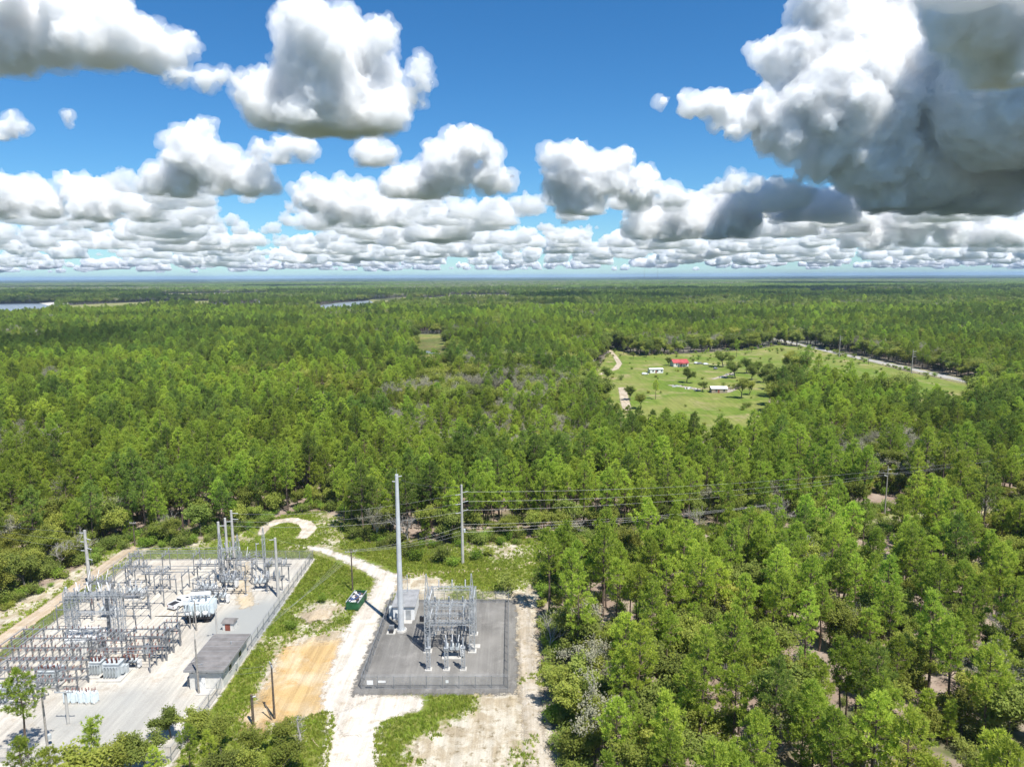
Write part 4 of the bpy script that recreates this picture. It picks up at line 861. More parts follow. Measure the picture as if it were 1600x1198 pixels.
for i, f in enumerate((.90, .78, .67)):
    nm = ('upper', 'middle', 'lower')[i]
    wire('%s wire from the transmission pole to the crossarm pole at right' % nm, top('trans', f + .01, 1.25), top('hline', .93 - .07 * i, (.8, 2.1, -2.1)[i]), 1.5 + .2 * i)
    wire('%s wire from the crossarm pole off the right edge' % nm, top('hline', .93 - .07 * i, (.8, 2.1, -2.1)[i]), (190, 226 + 3 * i, 11.5 - i), 1.2)
    wire('%s wire from the transmission pole back to the three yard poles' % nm, top('trans', f - .02, -1.2), top(('g3', 'g2', 'g1')[i], .94, 1.1), 1.6)
    wire('%s wire from the left concrete pole over the woods' % nm, top('left', .95 - .15 * i, -1.3, .5), (-150, 158 + 2 * i, 14 - i), 1.0)
    wire('%s wire from the left concrete pole down to the steel towers' % nm, top('left', .86 - .17 * i, 1.1, -.4), (-78.5 + 2.6 * i, 121.5, 9.2), .5)
for i, f in enumerate((.50, .45, .40)):
    nm = ('top', 'middle', 'bottom')[i]
    wire('%s low wire running right from the transmission pole along the corridor' % nm, top('trans', f, .3), (64, 172 + i, 8.0 - .5 * i), 1.0, .015, 'wire')
    wire('%s low wire from the dark wooden pole to the transmission pole' % nm, top('wood', .95, (-1.1, .5, 1.1)[i], .2), top('trans', f - .03, -.3), .8, .015)
for i in range(4):
    wire('%s of the four slack wires dropping from the dark wooden pole' % ('first', 'second', 'third', 'last')[i], top('wood', .93, -1.1 + .7 * i, -.1), (-44.6 + .2 * i, 117.5 + 2.2 * i, 3.0), .6, .015)
wire('long wire from the tall steel pole top to the transmission pole', top('tall', .97, .4), top('trans', .98, 0), .8, .015)
wire('long wire from the tall steel pole to the right yard pole', top('tall', .55, -.5), top('right', .97, 0), 1.2, .015)
wire('wire from the right yard pole to the rightmost tall yard pole', top('right', .97, -1), top('g3', .85, .4), .5, .015)
wire('wire from the brown wooden pole to the slim control building pole', top('brown', .97, -.5), top('lamp_a', .62), .9, .015)
wire('second lower wire from the brown wooden pole to the slim pole', top('brown', .90, -.2), top('lamp_a', .5), 1.0, .015)
wire('wire from the slim building pole to the lower left yard pole', top('lamp_a', .62), top('front', .96), .8, .015)
for a, b in (('r1', 'r2'), ('r2', 'r3'), ('r5', 'r1')):
    wire('roadside wire between the poles %s' % {'r1': 'nearest the bend and mid pasture', 'r2': 'at mid pasture and the far woods', 'r5': 'at the right edge and the bend'}[a], top(a, .9, 2), top(b, .9, 2), 1.5, .03)

# ------------------------------------------------------------------ chain link fences
def fence(label, corners, step, h, gate=None):
    cx, cy_ = corners[0]; t = thing('chain_link_fence', label, 'fence', (cx, cy_, 0)); pm = MB().tube((0, 0, 0), (0, 0, h + .1), .055, None, 6).mesh('post', 'galv_dull')
    n = len(corners)
    for i in range(n):
        a = Vector((*corners[i], 0)) - Vector((cx, cy_, 0)); b = Vector((*corners[(i + 1) % n], 0)) - Vector((cx, cy_, 0)); L = (b - a).length; k = max(1, round(L / step)); d = (b - a) / k
        for j in range(k):
            p = a + d * j; q = p + d; put('post', pm, t, p)
            me = bpy.data.meshes.new('mesh_panel'); me.from_pydata([p + Vector((0, 0, .05)), q + Vector((0, 0, .05)), q + Vector((0, 0, h - .05)), p + Vector((0, 0, h - .05))], [], [(0, 1, 2, 3)]); me.materials.append(M['chain']); put('mesh_panel', me, t)
        MB().tube(a + Vector((0, 0, h)), b + Vector((0, 0, h)), .035, None, 5).build('top_rail', 'galv_dull', t)
        MB().tube(a + Vector((0, 0, .06)), b + Vector((0, 0, .06)), .025, None, 5).build('bottom_rail', 'galv_dull', t)
        w_ = MB()
        for z in (.14, .26, .38): w_.tube(a + Vector((0, 0, h + z)), b + Vector((0, 0, h + z)), .012, None, 3, False)
        w_.build('barbed_wire', 'galv_dull', t)
    return t
fence('chain link fence round the dark gravel pad', [(-24.3, 105), (-.9, 105), (-.9, 135.3), (-24.3, 135.3)], 2.6, 2.1)
fence('long chain link fence round the pale gravel yard', [(-87.6, 88), (-46.6, 88), (-46.6, 157.8), (-87.6, 157.8)], 3.1, 2.1)
def sign(label, x, y, z, wd, ht, mat='white'):
    t = thing('fence_sign', label, 'sign', (x, y, z)); MB().box((0, 0, 0), (wd, .03, ht)).build('board', mat, t)
    for s in (-1, 1): MB().box((s * wd * .4, .025, 0), (.05, .02, ht * .9)).build('clip', 'galv', t)
sign('wide white sign board at the left end of the front fence', -22.9, 104.93, 1.15, 1.0, .75); sign('small white board beside the wide sign on the front fence', -21.0, 104.93, 1.3, 1.2, .35); sign('small white warning plate at the middle of the front fence', -10.6, 104.93, 1.25, .45, .45)
for i, y in enumerate((116, 124.5, 131, 137, 143)): sign('white warning plate on the left yard fence, %s from the front' % ORD[i], -87.65, y, 1.3, .05, .5)

# ------------------------------------------------------------------ high-voltage equipment
def column(t, x, y, h, wd, nb, th=.07, spire=0, mat='galv'):
    for sx in (-1, 1):
        for sy in (-1, 1): MB().beam((x + sx * wd / 2, y + sy * wd / 2, .15), (x + sx * wd / 2, y + sy * wd / 2, h), th * 1.5).build('leg', mat, t)
    MB().lattice(h - .2, wd, wd, nb, th * .75, (x, y, .15)).build('bracing', mat, t)
    MB().box((x, y, .1), (wd + .6, wd + .6, .25)).build('footing', 'concrete', t)
    if spire:
        mb = MB(); mb.lattice(spire, wd, .12, max(3, int(spire / .9)), th * .7, (x, y, h))
        for sx in (-1, 1):
            for sy in (-1, 1): mb.beam((x + sx * wd / 2, y + sy * wd / 2, h), (x + sx * .06, y + sy * .06, h + spire), th)
        mb.build('spire', mat, t)
def lbeam(t, p, q, wd, th=.06, mat='galv', name='lattice_beam'):
    p, q = Vector(p), Vector(q); d = q - p; L = d.length; n = max(3, round(L / wd)); u = Vector((-d.y, d.x, 0)).normalized() * wd / 2; z = Vector((0, 0, wd / 2)); mb = MB()
    c = lambda k, f: p + d * f + (u, u, -u, -u)[k] + (z, -z, -z, z)[k]
    for k in range(4):
        mb.beam(c(k, 0), c(k, 1), th * 1.3)
        for i in range(n): mb.beam(c(k, i / n), c((k + 1) % 4, (i + 1) / n), th * .7)
    mb.build(name, mat, t)
def switch_on(t, x, y, z, along, L, ih=1.1, mat='porc_grey', blade=True, tilt=0):
    d = Vector((math.cos(along), math.sin(along), 0)); p = Vector((x, y, z))
    MB().beam(p - d * L * .6, p + d * L * .6, .16, .14).build('switch_base', 'galv_dull', t)
    for s in (-.5, 0, .5): insulator(t, p + d * L * s + Vector((0, 0, .07)), ih, .15, mat)
    if blade:
        if tilt: MB().tube(p - d * L * .5 + Vector((0, 0, ih + .1)), p - d * L * .5 + d * L * math.cos(tilt) + Vector((0, 0, ih + .1 + L * math.sin(tilt))), .05, None, 6).build('switch_blade', 'white', t)
        else: MB().tube(p - d * L * .55 + Vector((0, 0, ih + .1)), p + d * L * .55 + Vector((0, 0, ih + .1)), .05, None, 6).build('switch_blade', 'galv', t)
def bay():
    t = thing('switching_structure', 'tall galvanised lattice structure with two spires on the dark pad', 'substation structure', (-11.1, 119.3, 0))
    hw, hd, h = 3.9, 3.0, 9.2
    for x in (-hw, hw):
        column(t, x, -hd, h, .85, 11, .075, 5.2); column(t, x, hd, h, .85, 11, .075)
        for z in (9.0, 5.4): lbeam(t, (x, -hd, z), (x, hd, z), .55)
    for y in (-hd, hd):
        for z in (9.0, 5.4): lbeam(t, (-hw, y, z), (hw, y, z), .6)
    lbeam(t, (-hw, 0, 5.4), (hw, 0, 5.4), .5)
    for i, x in enumerate((-2.4, 0, 2.4)):
        for y, z in ((-hd, 9.3), (hd, 9.3)): insulator(t, (x, y, z), 1.3, .17, 'porc_grey', (.35 if y < 0 else -.2, 0, 0), 6)
        for y in (-1.9, 1.9): switch_on(t, x, y, 5.75, math.pi / 2, 1.9, 1.1, tilt=0 if y > 0 else .9)
        MB().tube((x, -hd, 7.0), (x, hd, 7.0), .06, None, 6).build('bus_pipe', 'galv', t)
        MB().tube((x, -hd - 1.4, 4.9), (x, -hd, 6.9), .04, None, 5).build('jumper', 'wire', t)
        for y in (-hd, 0, hd): insulator(t, (x + .4, y, 5.0), 1.1, .15, 'porc_grey', (math.pi, 0, 0))
        MB().beam((x, -hd, 3.2), (x, hd, 3.2), .14).build('strut', 'galv_dull', t)
    for x in (-1.2, 1.2): MB().beam((x, -hd, 5.1), (x, -hd, .2), .12).build('post', 'galv_dull', t); MB().beam((x, hd, 5.1), (x, hd, .2), .12).build('post', 'galv_dull', t)
    for y in (-1.2, 1.4): MB().beam((-hw, y, 3.1), (hw, y, 3.1), .16).build('strut', 'galv_dull', t)
    for x in (-3, -1, 1, 3): insulator(t, (x, 1.4, 3.2), .9, .14, 'porc_grey')
    MB().box((-hw - 1.3, .3, 4.5), (.9, .5, .9)).build('control_box', 'dark', t); MB().beam((-hw - 1.5, .3, 5.0), (-hw, .3, 5.0), .12).build('strut', 'galv_dull', t)
    MB().box((hw + .2, -hd + 1.6, .12), (2.2, 1.2, .2)).build('slab', 'concrete', t)
bay()
def breaker(label, x, y, rz, s=1.0, mat='trafo', pm='porc_grey', cab=True):
    t = thing('circuit_breaker', label, 'circuit breaker', (x, y, 0), rz, 'circuit breakers'); t.scale = (s,) * 3
    MB().box((0, 0, .1), (3.4, 2.0, .22)).build('pad', 'concrete', t)
    for sx in (-1, 1):
        for sy in (-1, 1): MB().beam((sx * 1.2, sy * .55, .2), (sx * 1.2, sy * .55, 1.5), .12).build('leg', 'galv_dull', t)
    MB().box((0, 0, 1.55), (2.9, 1.3, .18)).build('frame', 'galv_dull', t)
    for k in (-1, 0, 1):
        MB().tube((k * .95, -.75, 1.95), (k * .95, .75, 1.95), .33, None, 12).build('tank', mat, t)
        for sy in (-1, 1):
            insulator(t, (k * .95, sy * .5, 2.2), 1.5, .18, pm, (-sy * .35, k * .18, 0), 7)
    if cab: MB().box((1.75, 0, 1.2), (.55, 1.0, 1.5)).build('control_cabinet', 'white', t)
    return t
breaker('circuit breaker with white cabinet in front of the lattice structure', -10.6, 114.6, 0, 1.0)
for i, x in enumerate((-14.2, -11.2, -8.4)):
    t = thing('arrester_stand', '%s lattice stand with grey arrester along the pad front' % ('left', 'middle', 'right')[i], 'arrester stand', (x, 110.5, 0), 0, 'three lattice stands')
    column(t, 0, 0, 3.9, .55, 6, .06); MB().box((0, 0, 3.98), (.75, .75, .1)).build('top_plate', 'galv', t); insulator(t, (0, 0, 4.03), 1.7, .19, 'porc_grey', n=8); MB().tube((0, 0, 5.73), (0, 0, 5.85), .12, None, 8).build('cap', 'galv', t)
def frame_sw(label, x, y, rz, wd=5.0, h=3.6, mat='galv_dull', pm='porc_grey', open_=False, name='disconnect_switch'):
    t = thing(name, label, 'switch', (x, y, 0), rz, 'disconnect switches')
    for sx in (-1, 1):
        MB().beam((sx * wd / 2, 0, 0), (sx * wd / 2, 0, h), .2).build('post', mat, t); MB().box((sx * wd / 2, 0, .1), (.7, .7, .25)).build('footing', 'concrete', t)
    for s in (-.45, .45): MB().beam((-wd / 2 - .6, s, h + .1), (wd / 2 + .6, s, h + .1), .18, .2).build('beam', mat, t)
    for k in (-1, 0, 1): switch_on(t, k * wd * .36, 0, h + .28, math.pi / 2, 1.8, 1.0, pm, True, 1.0 if open_ else 0)
    return t
def bus(label, x0, y0, x1, y1, h, n, gap=1.5, pm='porc_grey', rails=3):
    a, b = Vector((x0, y0, 0)), Vector((x1, y1, 0)); d = (b - a); u = Vector((-d.y, d.x, 0)).normalized(); t = thing('bus_run', label, 'bus bars', a, 0, 'rigid bus runs')
    for i in range(n):
        p = d * (i / max(1, n - 1)); wd = gap * (rails - 1) / 2 + .3
        for s in ((-1, 1) if rails > 1 else (0,)): MB().beam(p + u * s * wd * .9, p + u * s * wd * .9 + Vector((0, 0, h)), .16).build('post', 'galv_dull', t)
        if rails > 1: MB().beam(p - u * wd + Vector((0, 0, h)), p + u * wd + Vector((0, 0, h)), .17).build('beam', 'galv_dull', t)
        for r in range(rails): insulator(t, p + u * gap * (r - (rails - 1) / 2) + Vector((0, 0, h + .08)), .75, .13, pm)
    for r in range(rails):
        o = u * gap * (r - (rails - 1) / 2) + Vector((0, 0, h + .88)); MB().tube(o - d.normalized() * .6, o + d + d.normalized() * .6, .055, None, 6).build('bus_pipe', 'galv_dull', t)
def gantry():
    t = thing('dead_end_gantry', 'twin lattice towers joined by beams at the left of the pale yard', 'substation structure', (-75.5, 120.3, 0))
    for x in (-4.6, -3.2, 3.6, 5.0): column(t, x, 0, 9.4 if x < 0 else 10.0, .8, 12, .07, 1.2 if x in (-4.6, 5.0) else 0)
    for y in (-.4, .4): lbeam(t, (-4.6, y, 9.0), (5.0, y, 9.0), .5, .055)
    lbeam(t, (-3.2, 0, 5.6), (3.6, 0, 5.6), .45, .055)
    for i, x in enumerate((-2.6, -.6, 1.4, 3.0)):
        insulator(t, (x, -.5, 9.3), 1.5, .16, 'porc_grey', (.2, 0, 0), 6); insulator(t, (x, .5, 9.3), 1.4, .16, 'porc_grey', (-.3, 0, 0), 6); insulator(t, (x + .5, 0, 8.7), 1.5, .13, 'porc_red' if i % 2 else 'porc_grey', (math.pi, .0, 0), 6)
        MB().tube((x - 1.2, 1.8, 10.6), (x + .6, -.7, 10.2), .09, None, 6).build('bus_pipe', 'white', t)
    MB().beam((1.6, 1.6, 0), (1.6, 1.6, 9.0), .42).build('post', 'galv_dull', t); lbeam(t, (1.6, 1.6, 8.8), (5.0, 0, 8.8), .4, .05); lbeam(t, (-3.2, 0, 8.8), (1.6, 1.6, 8.8), .4, .05)
    MB().beam((5.0, 0, 8.6), (7.8, .3, 8.6), .25).build('strut', 'galv_dull', t)
gantry()
def transformer(label, x, y, rz, L, W, Hh, mat='trafo', pm='porc_grey', fins=7, cons=True, bush=1.3, group=None):
    t = thing('power_transformer', label, 'transformer', (x, y, 0), rz, group or 'transformers')
    MB().box((0, 0, .12), (L + 1.6, W + 2.2, .26)).build('pad', 'concrete', t); MB().box((0, 0, .25 + Hh / 2), (L, W, Hh)).build('tank', mat, t); MB().box((0, 0, .30 + Hh), (L + .2, W + .2, .12)).build('lid', mat, t)
    fm = MB().box((0, 0, 0), (.07, .55, Hh * .75)).mesh('radiator_fin', mat)
    for sy in (-1, 1):
        for i in range(fins): put('radiator_fin', fm, t, (-L / 2 + L * (i + .5) / fins, sy * (W / 2 + .32), .3 + Hh * .5))
        MB().beam((-L / 2, sy * (W / 2 + .32), .35 + Hh * .88), (L / 2, sy * (W / 2 + .32), .35 + Hh * .88), .12).build('header_pipe', mat, t)
    for k in (-1, 0, 1):
        insulator(t, (k * L * .3, -W * .22, .36 + Hh), bush, .16, pm, (.2, k * .15, 0), 7); insulator(t, (k * L * .26, W * .25, .36 + Hh), bush * .6, .13, pm, (-.2, 0, 0), 4)
    if cons:
        MB().tube((-L * .45, W * .05, Hh + 1.25), (L * .45, W * .05, Hh + 1.25), .42, None, 14).build('conservator', 'white', t)
        for s in (-1, 1): MB().beam((s * L * .3, W * .05, Hh + .3), (s * L * .3, W * .05, Hh + .9), .1).build('bracket', mat, t)
    MB().box((L / 2 + .28, 0, 1.3), (.45, .9, 1.3)).build('control_cabinet', mat, t)
    return t
transformer('large white transformer with a big white conservator behind the fuse racks', -75.2, 117.0, .12, 5.6, 2.6, 2.8, 'white', 'porc_grey', 10)
transformer('grey transformer at the right end of the fuse racks', -66.0, 109.2, 0, 2.4, 1.8, 2.2, 'trafo', 'porc_red', 5, False, .9)
transformer('small grey transformer just left of the grey rack transformer', -69.2, 110.0, 0, 1.8, 1.5, 2.0, 'trafo', 'porc_red', 4, False, .8)
transformer('grey transformer in the middle of the fuse racks', -75.4, 107.6, 0, 3.0, 2.0, 2.0, 'trafo', 'porc_red', 6, False, .9)
transformer('pale transformer behind the tall thin pine at lower left', -80.3, 102.3, .1, 3.6, 2.0, 2.1, 'trafo', 'porc_red', 7, False, .9)
def mobile():
    t = thing('mobile_transformer', 'white mobile transformer crowded with radiators in the pale yard middle', 'transformer', (-60.2, 128.9, 0), .12); t.scale = (1.15, 1.15, 1.25)
    MB().box((0, 0, .85), (4.2, 3.2, .3)).build('trailer_deck', 'dark', t)
    for sx in (-1.3, 1.3):
        for sy in (-1.3, 1.3): w_ = MB().tube((sx, sy - .18, .5), (sx, sy + .18, .5), .5, None, 14).build('wheel', 'tyre', t)
    MB().box((0, .1, 2.0), (3.2, 2.2, 2.0)).build('tank', 'bluewhite', t)
    fm = MB().box((0, 0, 0), (.10, .7, 1.8)).mesh('radiator_fin', 'bluewhite'); fm2 = MB().box((0, 0, 0), (.7, .1, 1.7)).mesh('radiator_fin', 'bluewhite')
    for i in range(9): put('radiator_fin', fm, t, (-1.8 + .45 * i, -1.4, 2.0)); put('radiator_fin', fm, t, (-1.8 + .45 * i, 1.6, 2.0))
    for i in range(6):
        for s in (-1, 1): put('radiator_fin', fm2, t, (s * 2.0, -.9 + .4 * i, 2.0))
    MB().tube((-1.5, .9, 3.7), (1.5, .9, 3.7), .38, None, 12).build('conservator', 'white', t)
    for k in (-1, 0, 1): insulator(t, (k * 1.0, -.3, 3.0), 1.2, .2, 'porc_grey', (.15, k * .2, 0), 6); insulator(t, (k * .8, .45, 3.0), .8, .16, 'porc_grey', (-.1, 0, 0), 4)
    for x in (-1.3, 0, 1.3): MB().lathe([(.3, 0), (.42, .1), (.42, .35), (.2, .42)], (x, -1.95, 1.6), 12).build('fan', 'white', t)
    MB().box((-1.9, -.9, 3.35), (1.0, .8, .8)).build('control_cabinet', 'white', t)
    for i in range(3): MB().tube((-1.2 + .5 * i, -1.2, 1.0), (-4.9 + .5 * i, -6.2, 3.6), .05, None, 5).build('cable', 'dark', t)
mobile()
def regulators():
    for i in range(5):
        t = thing('voltage_regulator', 'pale blue-grey regulator can, %s from left in the front row' % ORD[i], 'regulator', (-69.1 + 1.05 * i, 101.6, 0), .3 * i, 'row of regulator cans')
        MB().box((0, 0, .15), (.9, .9, .3)).build('base', 'concrete', t); MB().lathe([(.1, .3), (.46, .32), (.46, 1.9), (.40, 2.0), (.1, 2.05)], n=14).build('tank', 'bluewhite', t, smooth=False)
        for k in range(3): insulator(t, (.25 * math.cos(k * 2.1), .25 * math.sin(k * 2.1), 2.0), .55, .1, 'porc_red', n=3)
        fm = MB().box((0, 0, 0), (.06, .2, 1.3)).mesh('radiator_fin', 'bluewhite')
        for k in range(6): put('radiator_fin', fm, t, (.54 * math.cos(k * 1.05), .54 * math.sin(k * 1.05), 1.1), (0, 0, k * 1.05 + 1.57))
    for i in range(3):
        t = thing('voltage_regulator', 'pale regulator can, %s from left behind the tall thin pine' % ORD[i], 'regulator', (-84.2 + 1.2 * i, 100.4, 0), 0, 'regulator cans behind the pine')
        MB().box((0, 0, .15), (.9, .9, .3)).build('base', 'concrete', t); MB().lathe([(.1, .3), (.46, .32), (.46, 1.9), (.40, 2.0), (.1, 2.05)], n=14).build('tank', 'bluewhite', t)
        for k in range(3): insulator(t, (.25 * math.cos(k * 2.1), .25 * math.sin(k * 2.1), 2.0), .55, .1, 'porc_red', n=3)
regulators()
def rack(label, x, y, nx, ny, bx, by, h, pm='porc_red', rz=0.0, seed=1):
    rng = random.Random(seed); t = thing('fuse_rack', label, 'substation rack', (x, y, 0), rz, 'steel racks with red-brown insulators')
    for j in range(ny + 1):
        for i in range(nx + 1):
            MB().lattice(h, .28, .28, 6, .035, (i * bx, j * by, 0)).beam((i * bx, j * by, 0), (i * bx, j * by, h), .1).build('post', 'galv_dull', t)
        for z in (h, h * .62):
            for s in (-.14, .14): MB().beam((-.3, j * by + s, z), (nx * bx + .3, j * by + s, z), .1).build('beam', 'galv_dull', t)
        for i in range(nx):
            for k in range(3):
                xx = i * bx + bx * (k + .5) / 3
                insulator(t, (xx, j * by, h + .06), .5, .10, pm, n=3); insulator(t, (xx, j * by - .2, h * .62), .45, .10, pm, (2.6, 0, 0), 3)
                if rng.random() < .7: insulator(t, (xx + .3, j * by + .2, h * .62), .5, .12, pm, (-.7, 0, 0), 3)
    for i in range(nx + 1):
        for z in (h + .1, h * .6): MB().beam((i * bx, 0, z), (i * bx, ny * by, z), .1).build('beam', 'galv_dull', t)
    for i in range(nx):
        for k in range(3):
            xx = i * bx + bx * (k + .5) / 3; MB().tube((xx, -.4, h + .66), (xx, ny * by + .4, h + .66), .035, None, 5).build('bus_pipe', 'galv', t)
            if rng.random() < .8: MB().tube((xx, rng.randrange(ny + 1) * by, h + .6), (xx + rng.uniform(-.6, .6), rng.randrange(ny + 1) * by, h * .62), .03, None, 4).build('jumper', 'wire', t)
rack('wide steel rack of red-brown insulators in the left of the pale yard', -85.5, 110.0, 4, 2, 3.4, 3.2, 4.6, seed=1)
rack('front steel rack of red-brown insulators before the grey transformers', -82.0, 104.4, 4, 1, 3.2, 2.8, 4.0, seed=2)
rack('low steel rack at the very front behind the short grey pole', -79.0, 100.4, 2, 1, 2.8, 2.2, 3.0, 'porc_grey', seed=3)
rack('tall steel rack with red insulators right of the lattice towers', -66.2, 113.6, 2, 1, 3.0, 2.6, 4.6, seed=4)
rack('compact steel rack of dark red insulators nearest the control building', -62.2, 113.8, 1, 2, 2.6, 2.6, 4.4, seed=5, rz=.0)
rack('steel rack between the twin towers and the large white transformer', -72.4, 113.2, 2, 1, 2.8, 2.8, 4.2, seed=6)
breaker('circuit breaker with red-brown bushings beside the compact steel rack', -64.4, 111.6, 0, .75, 'trafo', 'porc_red'); breaker('grey circuit breaker behind the twin lattice towers', -78.5, 129.5, 0, 1.0); breaker('grey circuit breaker at the middle of the left bus rows', -77.6, 137.6, 0, 1.0)
breaker('grey circuit breaker beside the white pickup truck', -63.4, 139.2, 0, 1.05); breaker('circuit breaker in the cluster under the three tall poles', -60.3, 142.6, 0, 1.0); breaker('circuit breaker standing alone by the ochre ground', -53.2, 142.0, .1, 1.0, 'trafo', 'porc_grey', False); breaker('dark grey circuit breaker in front of the switch cluster', -59.2, 135.6, 0, .9)
frame_sw('disconnect switch with raised arms nearest the left fence', -83.2, 128.0, 0, 5.0, 4.2, open_=True); frame_sw('second disconnect switch with raised arms along the left fence', -83.4, 136.0, 0, 5.0, 4.2, open_=True); frame_sw('disconnect switch at the left end of the back bus', -80.5, 144.5, 0, 5.0, 4.0); frame_sw('disconnect switch right of the back left bus', -74.6, 141.5, 0, 5, 3.8)
frame_sw('low disconnect switch in front of the left bus rows', -74.6, 132.6, 0, 5, 3.2); frame_sw('disconnect switch behind the white pickup truck', -65.6, 145.6, 0, 5, 3.8); frame_sw('disconnect switch with raised arms under the tall yard poles', -59.8, 148.4, 0, 5, 4.0, open_=True); frame_sw('disconnect switch right behind the mobile transformer', -61.4, 134.6, 0, 4.6, 3.2)
frame_sw('disconnect switch left of the ochre ground', -57.4, 139.0, 0, 4.2, 3.6); frame_sw('disconnect switch near the right fence of the pale yard', -50.6, 145.5, 0, 4.4, 3.8); frame_sw('small disconnect switch beside the pale concrete right pole', -49.8, 140.5, .2, 3.0, 3.2)
bus('long rigid bus crossing the back of the pale yard', -84.0, 150.5, -63.5, 150.5, 4.4, 4); bus('rigid bus running across behind the pickup truck', -80.0, 141.0, -63.0, 141.4, 4.0, 4, 1.6); bus('rigid bus running from the twin towers toward the back', -71.5, 123.5, -71.5, 139.5, 3.4, 4, 1.5); bus('dark rigid bus along the left side of the pale yard', -83.5, 124.5, -83.5, 150.0, 4.2, 5, 1.4)
bus('rigid bus under the three tall yard poles', -64.0, 136.5, -56.5, 151.0, 3.6, 4, 1.3); bus('short dark bus from the mobile transformer to the compact rack', -61.6, 124.8, -60.6, 118.5, 3.4, 2, .9); bus('short bus beside the ochre ground', -56.0, 145.8, -50.5, 146.2, 3.8, 3, 1.4); bus('heavy low bus along the front of the tall red rack', -68.6, 111.0, -60.6, 111.2, 2.6, 3, 1.0, 'porc_red')
t = thing('lattice_tower', 'lattice tower with two spires under the three tall yard poles', 'lattice tower', (-61.6, 146.0, 0)); column(t, -1.4, 0, 7.4, .8, 9, .07, 3.6); column(t, 1.8, 1.5, 7.0, .7, 9, .06, 3.0); lbeam(t, (-1.4, 0, 7.1), (1.8, 1.5, 7.1), .45)
for k in range(4): insulator(t, (-1.2 + .8 * k, .1 + .38 * k, 7.4), 1.3, .15, 'porc_grey', (.2, .2 * (k - 1.5), 0), 6)
t = thing('lightning_mast', 'slim lattice lightning mast at the back of the pale yard', 'lightning mast', (-54.8, 149.2, 0)); column(t, 0, 0, 8.5, .5, 12, .05, 2.5)

# ------------------------------------------------------------------ buildings in the clearing
def wall_box(t, x0, x1, y0, y1, h, mat, th=.18):
    MB().box(((x0 + x1) / 2, y0, h / 2), (x1 - x0, th, h)).build('wall', mat, t); MB().box(((x0 + x1) / 2, y1, h / 2), (x1 - x0, th, h)).build('wall', mat, t)
    MB().box((x0, (y0 + y1) / 2, h / 2), (th, y1 - y0 - th - .006, h)).build('wall', mat, t); MB().box((x1, (y0 + y1) / 2, h / 2), (th, y1 - y0 - th - .006, h)).build('wall', mat, t)
def control_building():
    t = thing('control_building', 'white block control building with flat brown roof in the pale yard', 'building', (-49.1, 105.2, 0)); h = 3.3
    wall_box(t, -2.6, 2.6, 0, 10.4, h, 'offwhite')
    r = MB().box((0, 5.2, h + .16), (6.3, 11.6, .3)).build('roof', 'roof_brown', t); [MB().box((0, .6 + 1.55 * k, h + .325), (6.2, .07, .03)).build('roof_seam', 'roof_grey', r) for k in range(7)]; MB().tube((1.2, 7.5, h + .3), (1.2, 7.5, h + .8), .12, None, 8).build('vent_pipe', 'galv', r); MB().box((0, -.62, h + .14), (6.36, .06, .38)).build('fascia', 'roof_grey', r); MB().box((3.18, 5.2, h + .14), (.06, 11.7, .38)).build('fascia', 'roof_grey', r); MB().box((-3.18, 5.2, h + .14), (.06, 11.7, .38)).build('fascia', 'roof_grey', r)
    d = MB().box((-.6, -.12, 1.05), (1.0, .06, 2.1)).build('door', 'white', t); MB().box((-.2, -.17, 1.05), (.06, .06, .14)).build('handle', 'dark', d)
    MB().box((-.6, -.11, 2.16), (1.16, .05, .08)).build('door_frame', 'galv', t); MB().box((.2, -1.0, .1), (2.6, 1.6, .2)).build('step', 'concrete', t)
    for y in (3.0, 7.2):
        wn_ = MB().box((2.72, y, 2.0), (.06, .9, .9)).build('window', 'glass', t); MB().box((2.74, y, 1.5), (.14, 1.05, .08)).build('sill', 'concrete', wn_)
    a = MB().box((-3.1, 1.4, .95), (.8, .9, 1.0)).build('air_conditioner', 'galv_dull', t); MB().box((-3.1, 1.4, .22), (.9, 1.0, .45)).build('stand', 'concrete', a); MB().tube((-3.52, 1.4, .95), (-3.55, 1.4, .95), .35, None, 12).build('grille', 'dark', a)
    for x in (-2.0, 0.3): MB().box((x, -.22, h - .25), (.25, .25, .2)).build('wall_lamp', 'dark', t)
    MB().box((2.78, 5.2, 1.0), (.3, .5, .9)).build('meter_box', 'galv', t)
control_building()
def small_house():
    q = G(612, 972); t = thing('control_house', 'small white control house with grey sloping roof by the tall pole', 'building', (q.x + .2, q.y + .9, 0)); h = 2.7
    wall_box(t, 0, 4.0, 0, 6.4, h, 'white', .12)
    me = MB().hexa([(-.25, -.3, h), (4.25, -.3, h), (4.25, 6.8, h + .25), (-.25, 6.8, h + .25), (-.25, -.3, h + .16), (4.25, -.3, h + .16), (4.25, 6.8, h + .41), (-.25, 6.8, h + .41)])
    r = me.build('roof', 'roof_grey', t)
    for i in range(9): MB().beam((.2 + .45 * i, -.28, h + .18), (.2 + .45 * i, 6.78, h + .43), .05, .05).build('roof_rib', 'roof_grey', r)
    d = MB().box((2.9, -.09, 1.05), (.95, .06, 2.1)).build('door', 'galv', t); MB().box((3.25, -.14, 1.05), (.05, .06, .16)).build('handle', 'dark', d)
    u = MB().box((-.55, 1.2, 1.2), (.85, 1.1, 1.9)).build('air_conditioner', 'trafo', t); MB().box((-.55, 1.2, .12), (1.0, 1.3, .25)).build('stand', 'concrete', u); MB().tube((-.99, 1.2, 1.5), (-1.02, 1.2, 1.5), .32, None, 12).build('grille', 'dark', u)
    MB().box((.9, -.2, 1.1), (.6, .28, .9)).build('meter_box', 'galv', t); MB().box((2.9, -.9, .08), (1.6, 1.3, .16)).build('step', 'concrete', t)
small_house()
